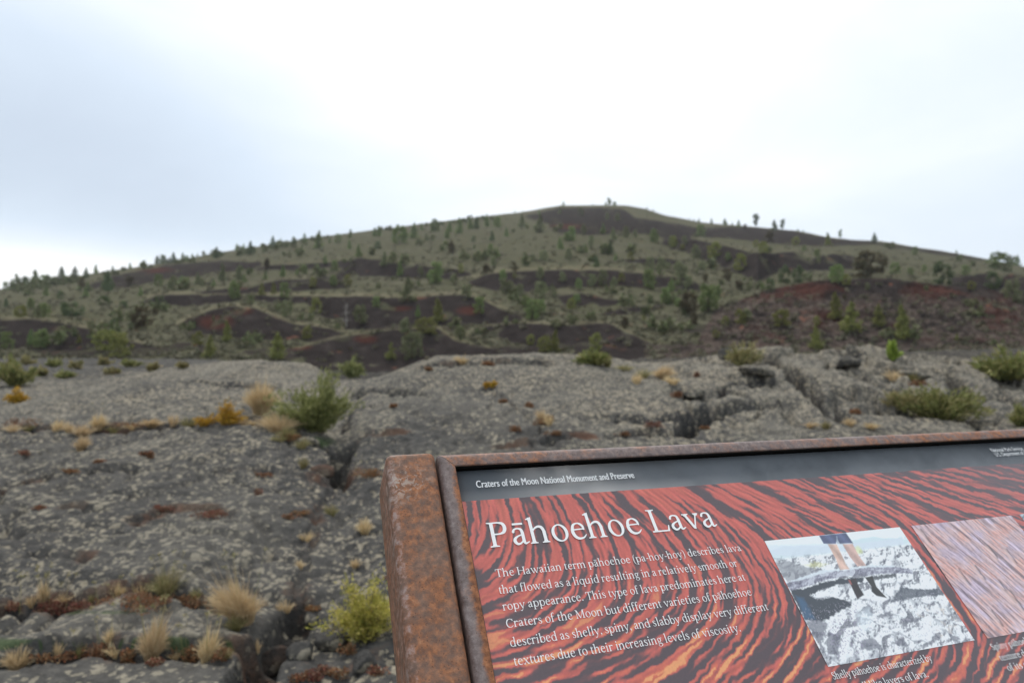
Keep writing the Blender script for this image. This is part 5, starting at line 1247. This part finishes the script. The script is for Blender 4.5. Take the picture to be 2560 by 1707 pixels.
def grass(px, py, w, h, label, group=None, mat=None, n=240, heads=0, seed=0):
    rg = np.random.default_rng(int(px * 7 + py + seed)); e_, p = place('grass_tuft', px, py, label, 'grass tuft', group)
    W, H = metres(w, p) / 2 * .9, metres(h, p) * .88; n = int(n * 1.5)
    a = rg.uniform(0, 6.28, n); r0 = np.sqrt(rg.uniform(0, 1, n)) * W * .32; sp = rg.uniform(.1, 1.0, n) ** .8
    base = np.stack([r0 * np.cos(a), r0 * np.sin(a), np.full(n, -.02)], 1)
    a2 = a + rg.normal(0, .5, n); ln = rg.uniform(.55, 1.0, n); sp = rg.uniform(0, 1, n) ** .6
    tip = np.stack([np.cos(a2) * W * sp * 1.15, np.sin(a2) * W * sp * 1.15, H * ln * (1.08 - .72 * sp ** 2.5)], 1)
    tip[:, :2] += rg.normal(0, .22, 2) * W * (tip[:, 2:] / H); st_i = rg.uniform(0, 1, n) < .07; tip[st_i] *= rg.uniform(1.1, 1.5, (st_i.sum(), 1))
    bend = np.stack([np.cos(a2) * W * .35, np.sin(a2) * W * .35, -H * .55 * np.ones(n)], 1) * sp[:, None]
    add_part(e_, 'blades', blades(base, tip, rg.uniform(.004, .008, n) * max(.8, min(2.4, p.y / 4.5)), bend, rg), mat or M_STRAW)
    if heads:
        k = heads; a = rg.uniform(0, 6.28, k); b = np.stack([.2 * W * np.cos(a), .2 * W * np.sin(a), 0 * a], 1)
        t_ = np.stack([np.cos(a) * W * .7, np.sin(a) * W * .7, H * rg.uniform(1.1, 1.65, k)], 1)
        v1 = blades(b, t_, np.full(k, .004), b * 0, rg); cen = np.repeat(t_, 8, 0) + rg.normal(0, .007, (k * 8, 3)); v2 = leaves(cen, .013, .008, rg)
        add_part(e_, 'seed_heads', merge([v1, v2]), M_STRAWG)
    return e_
def shrub(name, px, py, w, h, label, cat, leafmat, n=1800, leaf=(.03, .008), group=None, upright=.6, flowers=None, seed=0, depth=.8):
    rg = np.random.default_rng(int(px * 3 + py * 5 + seed)); e_, p = place(name, px, py, label, cat, group)
    W, H, Dp = metres(w, p) / 2, metres(h, p), metres(w, p) / 2 * depth
    ns = max(10, int(34 * min(1.5, W / .15))); paths, tips = [], []
    lob = [(rg.uniform(-.55, .55) * W, rg.uniform(-.5, .5) * Dp, rg.uniform(.55, 1.1), rg.uniform(.35, .6)) for _ in range(5)] + [(.1 * W, 0, 1.1, .5)]
    for i in range(ns):
        lx, ly, lh, lr = lob[i % 6]; a = rg.uniform(0, 6.28); q = math.sqrt(rg.uniform(0, 1)); x, y = lx + W * lr * q * math.cos(a), ly + Dp * lr * q * math.sin(a); z = H * lh * (1 - .45 * q * q) * rg.uniform(.45, 1.15)
        mid = (x * .4 + rg.normal() * .04 * W, y * .4, z * .5); paths.append(([(x * .12, y * .12, -.03), mid, (x, y, z)], [.005 + .012 * W, .004, .0015])); tips.append((x, y, z, mid))
    add_part(e_, 'stems', limb_mesh(paths, 4), M_TWIG, True)
    per = n // ns; cen, dr = [], []
    for x, y, z, mid in tips:
        t = rg.uniform(.25, 1.22, per)[:, None]; a_, b_, c_ = np.array([x * .12, y * .12, 0]), np.array(mid), np.array([x, y, z])
        pth = (1 - t) ** 2 * a_ + 2 * t * (1 - t) * b_ + t * t * c_
        cen.append(pth + rg.normal(0, .075 * W + .006, (per, 3)) * np.array([1, 1, .8])); d = (c_ - a_) / (np.linalg.norm(c_ - a_) + 1e-6)
        dd = rand_dir(per, rg) * (1.1 - upright) + d * upright * 1.3; dr.append(dd / np.linalg.norm(dd, axis=1, keepdims=True))
    cen = np.concatenate(cen); dr = np.concatenate(dr); cen[:, 2] = np.maximum(cen[:, 2], .005)
    sc_l = max(1.0, p.y / 5.0)
    add_part(e_, 'leaves', leaves(cen, leaf[0] * sc_l * rg.uniform(.7, 1.3, len(cen)), leaf[1] * sc_l * rg.uniform(.7, 1.3, len(cen)), rg, dr), leafmat)
    if flowers is not None:
        k = n // 2; i = rg.integers(0, ns, k); T_ = np.array([t_[:3] for t_ in tips])[i]; cen = T_ + rg.normal(0, .055 * W + .006, (k, 3)) * np.array([1, 1, .6]) + [0, 0, .02 * H]
        add_part(e_, 'flowers', leaves(cen, .011 * sc_l, .009 * sc_l, rg), flowers)
    return e_
def mat_plant(px, py, w, h, label, group, mat, n=420, seed=0, leaf=.014, stalks=0):
    rg = np.random.default_rng(int(px * 11 + py + seed)); e_, p = place('buckwheat_plant', px, py, label, 'plant', group)
    W, H = metres(w, p) / 2, metres(h, p); k = 7; off = rg.normal(0, .4, (k, 2)) * [W, W * .45]; ci = rg.integers(0, k, n)
    d = rand_dir(n, rg); d[:, 2] = np.abs(d[:, 2]); cen = d * rg.uniform(.3, 1, (n, 1)) ** .5 * np.array([W * .5, W * .38, H * rg.uniform(.6, 1)]); cen[:, :2] += off[ci]
    s_ = leaf * max(1, p.y / 4.5)
    add_part(e_, 'leaves', leaves(cen, s_ * rg.uniform(.6, 1.3, n), s_ * .6, rg, None, .4), mat)
    if stalks:
        b = np.stack([rg.normal(0, .5, stalks) * W, rg.normal(0, .2, stalks) * W, np.zeros(stalks)], 1); t_ = b + np.stack([rg.normal(0, .3, stalks) * H, rg.normal(0, .3, stalks) * H, H * rg.uniform(1.3, 2.6, stalks)], 1)
        v1 = blades(b, t_, np.full(stalks, .004), b * 0, rg); cen = np.repeat(t_, 10, 0) + rg.normal(0, .007, (stalks * 10, 3)); add_part(e_, 'dry_stalks', merge([v1, leaves(cen, .012, .008, rg)]), M_STRAWG)
    return e_

# straw-coloured bunch grass
grass(560, 1425, 140, 118, 'biggest straw tuft on the dark slab, left of the yellow bush', n=520, heads=5)
grass(540, 1445, 60, 40, 'green-based grass clump below the biggest straw tuft', mat=M_STRAWG, n=160)
grass(348, 1512, 85, 105, 'straw tuft with tall seed stalks on the lowest ledge', n=330, heads=10)
grass(475, 1512, 75, 80, 'thin straw tuft right of the one with tall seed stalks', n=150, heads=4)
grass(40, 1530, 80, 52, 'low straw tuft on the lowest ledge by the left edge', n=240)
grass(225, 985, 50, 42, 'small pale tuft on the long crack, right of another small one', n=150, heads=3)
grass(188, 1000, 62, 30, 'small low tuft on the long crack near the left', n=160)
grass(186, 1032, 48, 38, 'small straw tuft alone just below the long crack', n=150)
grass(600, 948, 100, 84, 'bright straw tuft left of the big sagebrush', n=480)
grass(640, 990, 110, 54, 'lower straw clump under the bright straw tuft by the sagebrush', n=300)
grass(660, 1005, 60, 30, 'sparse dry clump trailing down beside the dark hollow', mat=M_STRAWG, n=120)
grass(838, 1222, 50, 40, 'sparse straw tuft on the slab left of the sign post', n=120)
grass(350, 978, 60, 22, 'flat dry clump on the long crack left of the golden bush', n=130)
grass(100, 1378, 40, 55, 'thin straw tuft behind the red plants at the left', n=80, heads=4)
grass(385, 1360, 110, 58, 'loose pale dry clump above the rust-red plants in the second crack', mat=M_STRAWG, n=300, heads=9)
grass(1520, 868, 70, 34, 'pale dry grass on the crest left of the broken rocks', n=220)
grass(1395, 842, 34, 36, 'pale tuft beside the green mat on the lava crest', mat=M_STRAWG, n=140)
WISP = [(275,1360),(250,1470),(1480,868),(1950,975),(2000,980),(700,1075),(1240,962),(30,988),(66,986),(128,990),(160,992),(262,988),(305,984),(400,978),(430,978),(560,974),(585,978),(690,1030),(75,1385),(150,1376),(210,1378),(270,1366),(320,1360),(450,1368),(500,1380),(130,1500),(180,1498),(270,1500),(400,1508),(520,1508),(590,1490),(1060,835),(1440,850),(1460,880),(1545,880),(1900,985),(1860,980),(2050,870),(2100,876),(700,1240),(690,1300),(760,1180),(655,1400),(820,1300),(640,1010),(1260,975)]
for i, (a, b) in enumerate(WISP):
    grass(a + 3 * math.sin(i * 2.3), b + 2 * math.cos(i * 1.7), 34 + 22 * ((i * 7) % 5) / 4, 16 + 16 * ((i * 3) % 4) / 3, 'sparse wisp of dry grass in a crack of the lava', 'wisps of dry grass in the cracks', n=60, mat=(M_STRAW, M_STRAW, M_STRAWG)[i % 3])
# shrubs
shrub('sagebrush', 732, 990, 180, 110, 'big grey-green sagebrush in the hollow between the two mounds', 'shrub', M_SAGE, 8000, (.036, .010), upright=.7, depth=.9)
shrub('rabbitbrush', 838, 1462, 190, 112, 'yellow-green rabbitbrush at the left of the sign post', 'shrub', M_RABBIT, 4200, (.030, .006), upright=.55, flowers=M_RABBIT)
shrub('rabbitbrush', 520, 975, 80, 40, 'golden flowering rabbitbrush on the long crack', 'shrub', M_GOLD, 1500, (.020, .009), flowers=M_GOLD)
shrub('rabbitbrush', 470, 978, 45, 24, 'small golden rabbitbrush at the left foot of the bigger golden one', 'shrub', M_GOLD, 600, (.020, .009), flowers=M_GOLD)
shrub('rabbitbrush', 38, 926, 46, 30, 'small golden bush on the left end of the pale mound', 'shrub', M_GOLD, 700, (.020, .010), flowers=M_GOLD)
shrub('sagebrush', 30, 885, 85, 52, 'olive sagebrush behind the pale mound at the left edge', 'shrub', M_GREENM, 1600, (.05, .014))
shrub('sagebrush', 2165, 962, 200, 62, 'low wide green shrub in the hollow above the sign on the right', 'shrub', M_GREENM, 3600, (.05, .012), depth=.7)
shrub('sagebrush', 2075, 938, 90, 34, 'low tan-green shrub left of the wide green shrub above the sign', 'shrub', M_STRAWG, 1300, (.05, .010))
shrub('sagebrush', 2320, 868, 170, 52, 'bright green cushion shrub at the right edge behind the dark hollow', 'shrub', M_GREENM, 3200, (.06, .014), depth=.7)
shrub('sagebrush', 2345, 978, 80, 42, 'green shrub at the right edge just above the sign frame', 'shrub', M_GREENM, 1600, (.04, .012))
shrub('sagebrush', 1365, 836, 100, 20, 'green cushion plant on the crest of the middle lava mound', 'shrub', M_GREENM, 1500, (.05, .014))
shrub('sagebrush', 808, 868, 55, 38, 'small green shrub on the rim right of the big sagebrush', 'shrub', M_SAGE, 800, (.055, .012))
shrub('sagebrush', 2050, 825, 36, 34, 'small bright lime shrub on the right lava crest', 'shrub', M_LIME, 700, (.05, .016))
shrub('sagebrush', 1700, 838, 110, 46, 'bleached grey-white brittle shrub on top of the broken rocks', 'shrub', M_STRAWG, 900, (.05, .010))
for i, (a, b, w, h_) in enumerate(((60,838,40,16),(120,842,50,16),(175,846,36,14),(235,838,46,15),(300,842,50,14),(350,850,40,14),(100,862,40,15),(150,868,60,16),(260,860,40,14),(420,846,30,14),(-30,850,40,16),(20,846,36,16))):
    shrub('rabbitbrush', a, b, w, h_, 'small dry bush on the flat lava field behind the left mound', 'shrub', (M_STRAWG, M_GREENM, M_STRAWG)[i % 3], 260, (.05, .016), 'small dry bushes on the far lava field')
# rust-red and orange mats
mat_plant(110, 1402, 130, 42, 'rust-red plant patch with dry stalks in the second crack at the left', None, M_REDL, 1100, stalks=9)
mat_plant(300, 1388, 170, 30, 'long rust-brown plant patch in the second crack', None, M_ORANGE, 1100, stalks=5)
mat_plant(440, 1388, 130, 26, 'orange-brown low plants at the foot of the loose pale clump', None, M_ORANGE, 800)
mat_plant(240, 1512, 90, 46, 'orange plant clump left of the straw tuft with tall seed stalks', None, M_ORANGE, 700, stalks=4)
mat_plant(300, 1520, 60, 36, 'orange plant clump under the straw tuft with tall seed stalks', None, M_ORANGE, 450)
mat_plant(432, 1515, 70, 44, 'rust-orange plant between two straw tufts on the lowest ledge', None, M_ORANGE, 600, stalks=3)
mat_plant(370, 1172, 46, 14, 'red mat in the notch in the middle of the dark slab', None, M_REDL, 350)
mat_plant(490, 1184, 90, 16, 'long red mat right of the notch in the dark slab', None, M_REDL, 500)
mat_plant(590, 1136, 20, 16, 'tiny red tuft alone on the dark slab', None, M_REDL, 160)
mat_plant(845, 1095, 70, 26, 'orange dry plants in the gully just left of the sign post', None, M_ORANGE, 500, stalks=3)
mat_plant(660, 1010, 50, 22, 'orange-brown plants trailing off the long crack by the hollow', None, M_ORANGE, 380)
for i, (a, b, w, h_, mm_) in enumerate(((55, 1045, 40, 16, 0), (335, 1045, 26, 12, 1), (345, 1052, 16, 18, 1), (160, 1085, 50, 10, 1), (50, 978, 60, 24, 1), (320, 980, 60, 16, 1), (745, 1545, 60, 26, 0), (800, 1500, 40, 40, 1), (860, 1550, 50, 30, 0), (690, 1560, 60, 22, 1), (720, 1400, 40, 18, 1), (905, 1330, 40, 14, 0),
        (1245, 975, 40, 20, 1), (1262, 965, 30, 16, 1), (1555, 912, 34, 18, 1), (1500, 980, 40, 14, 0), (1275, 998, 34, 14, 1), (1180, 990, 24, 14, 1), (985, 850, 24, 10, 1), (1120, 838, 40, 12, 1), (905, 935, 24, 12, 1), (2115, 885, 44, 14, 1), (1430, 1000, 40, 14, 1), (1620, 985, 30, 12, 1), (1155, 925, 20, 10, 1), (1215, 935, 26, 14, 1), (1600, 865, 16, 12, 0), (690, 1180, 40, 14, 1), (660, 1190, 40, 16, 1), (30, 1400, 60, 26, 0), (190, 1398, 60, 24, 0), (370, 1384, 60, 24, 1), (520, 1398, 50, 22, 1), (150, 1512, 60, 26, 1), (350, 1525, 50, 24, 0), (510, 1512, 60, 30, 1), (780, 1555, 60, 34, 1), (720, 1560, 50, 26, 0), (640, 1590, 60, 24, 1), (230, 1062, 40, 10, 1), (600, 1092, 50, 10, 1), (100, 1168, 60, 10, 1), (100, 1515, 70, 22, 1), (1960, 950, 50, 16, 1))):
    mat_plant(a, b, w, h_, 'small rust-red mat plant in a crack of the lava' if mm_ == 0 else 'small orange-brown mat plant in a crack of the lava', ('red' if mm_ == 0 else 'orange-brown') + ' mat plants in the cracks', (M_REDL, M_ORANGE)[mm_], 240)
for a, b in ((1118, 890), (1132, 889)):
    shrub('rabbitbrush', a, b, 16, 12, 'tiny yellow flower cushion on the middle mound, ' + ('left' if a < 1125 else 'right') + ' of two', 'plant', M_GOLD, 160, (.03, .016))

# loose and broken stones
def stone_mesh(rg, flat=.6, n=3):
    import bmesh
    bm = bmesh.new(); bmesh.ops.create_icosphere(bm, subdivisions=n, radius=1)
    V = np.array([v.co[:] for v in bm.verts]); F = np.array([[v.index for v in f.verts] for f in bm.faces]); bm.free()
    for _ in range(9):
        d = rand_dir(1, rg)[0]; k = rg.uniform(.55, .85); s_ = V @ d; V = np.where((s_ > k)[:, None], V - d * (s_ - k)[:, None] * .9, V)
    sd = int(rg.integers(0, 99)); V *= (1 + .13 * fbm(V[:, 0] * 2 + V[:, 2], V[:, 1] * 2 - V[:, 2], 4, sd))[:, None]; V[:, 2] *= flat
    return V, F
def stone(px, py, w, h, label, group=None, rot=(0, 0, 0), rustv=.0, lichv=.45, seed=0, deep=.8, mat=None, tonev=-.2):
    rg = np.random.default_rng(int(px * 13 + py * 3 + seed)); p = fg(px, py); V, F = stone_mesh(rg)
    W, H = metres(w, p) / 2, metres(h, p) / 2 / .6
    V = V * np.array([W, W * deep, H]); R_ = np.array(Euler(rot).to_matrix()); V = V @ R_.T
    me = mesh_np('lava_rock', V, F, mat or M_LAVA, False); n = len(V)
    set_float(me, 'lichen', np.full(n, lichv)); set_float(me, 'rust', np.full(n, rustv)); set_float(me, 'moss', np.zeros(n)); set_float(me, 'tone', np.full(n, tonev))
    o = link('lava_rock', me); o.location = (p.x, p.y + W * .2, p.z + H * .25); tag(o, label, 'rock', group); return o
stone(628, 1545, 95, 90, 'brown tilted slab of lava at the bottom left of the sign post', None, (.5, -.55, .3), .55, .0, 0, .6)
stone(690, 1510, 70, 60, 'dark angular rock in the gully above the brown tilted slab', None, (.2, .3, .5), .05, .1)
stone(760, 1490, 90, 56, 'dark lumpy rock under the yellow-green rabbitbrush', None, (.1, .1, .2), .1, .1)
stone(835, 1540, 70, 60, 'dark rock in the shade between the rabbitbrush and the sign post', None, (.2, .1, .9), .2, .05)
stone(715, 1430, 60, 34, 'small grey rock at the head of the gully', None, (.1, .2, .2), .1, .3)
stone(700, 1022, 62, 26, 'pale flat stone at the mouth of the hollow under the sagebrush', None, (.1, .1, .2), .0, .7)
stone(740, 1090, 60, 30, 'reddish rock below the pale flat stone at the hollow', None, (.1, .1, .2), .7, .1)
RK = [(1690,826,80,36),(1950,842,60,38),(1740,860,90,26),(1600,905,80,22),(2110,868,90,22)]
for a, b, w, h_ in RK:
    dk_ = (a, b) in ((1950, 842), (1690, 826))
    if dk_: stone(a, b, w, h_, 'blackish jagged rock on the right lava crest' if a > 1900 else 'rough dark rock topped by the bleached shrub', None, (.2, .2, a), 0, .05)
    else: stone(a, b, w, h_, 'broken lichen-grey lava block in the cracked right part of the mound', 'broken lava blocks on the right', (.15 * math.sin(a), .2 * math.cos(b), a), .1 * (a % 3), .55)

# ------------------------------------------------------------------ thin overcast air
hz = bpy.data.materials.new('haze'); hz.use_nodes = True; ht = hz.node_tree; ht.nodes.clear()
ho = ht.nodes.new('ShaderNodeOutputMaterial'); hv = ht.nodes.new('ShaderNodeVolumePrincipled')
hv.inputs['Color'].default_value = (.86, .90, .95, 1); hv.inputs['Density'].default_value = .00021; hv.inputs['Anisotropy'].default_value = .2
ht.links.new(hv.outputs[0], ho.inputs['Volume'])
x_, y0_, y1_, z0_, z1_ = 3100., -3100., 3100., -3.4, 150.
V = np.array([(a * x_, b, c) for c in (z0_, z1_) for a, b in ((-1, y0_), (1, y0_), (1, y1_), (-1, y1_))])
me = mesh_np('haze', V, [np.array([[3, 2, 1, 0], [4, 5, 6, 7], [0, 1, 5, 4], [1, 2, 6, 5], [2, 3, 7, 6], [3, 0, 4, 7]])], hz)
tag(link('haze', me), 'thin pale air over the lava and the hill', kind='stuff')
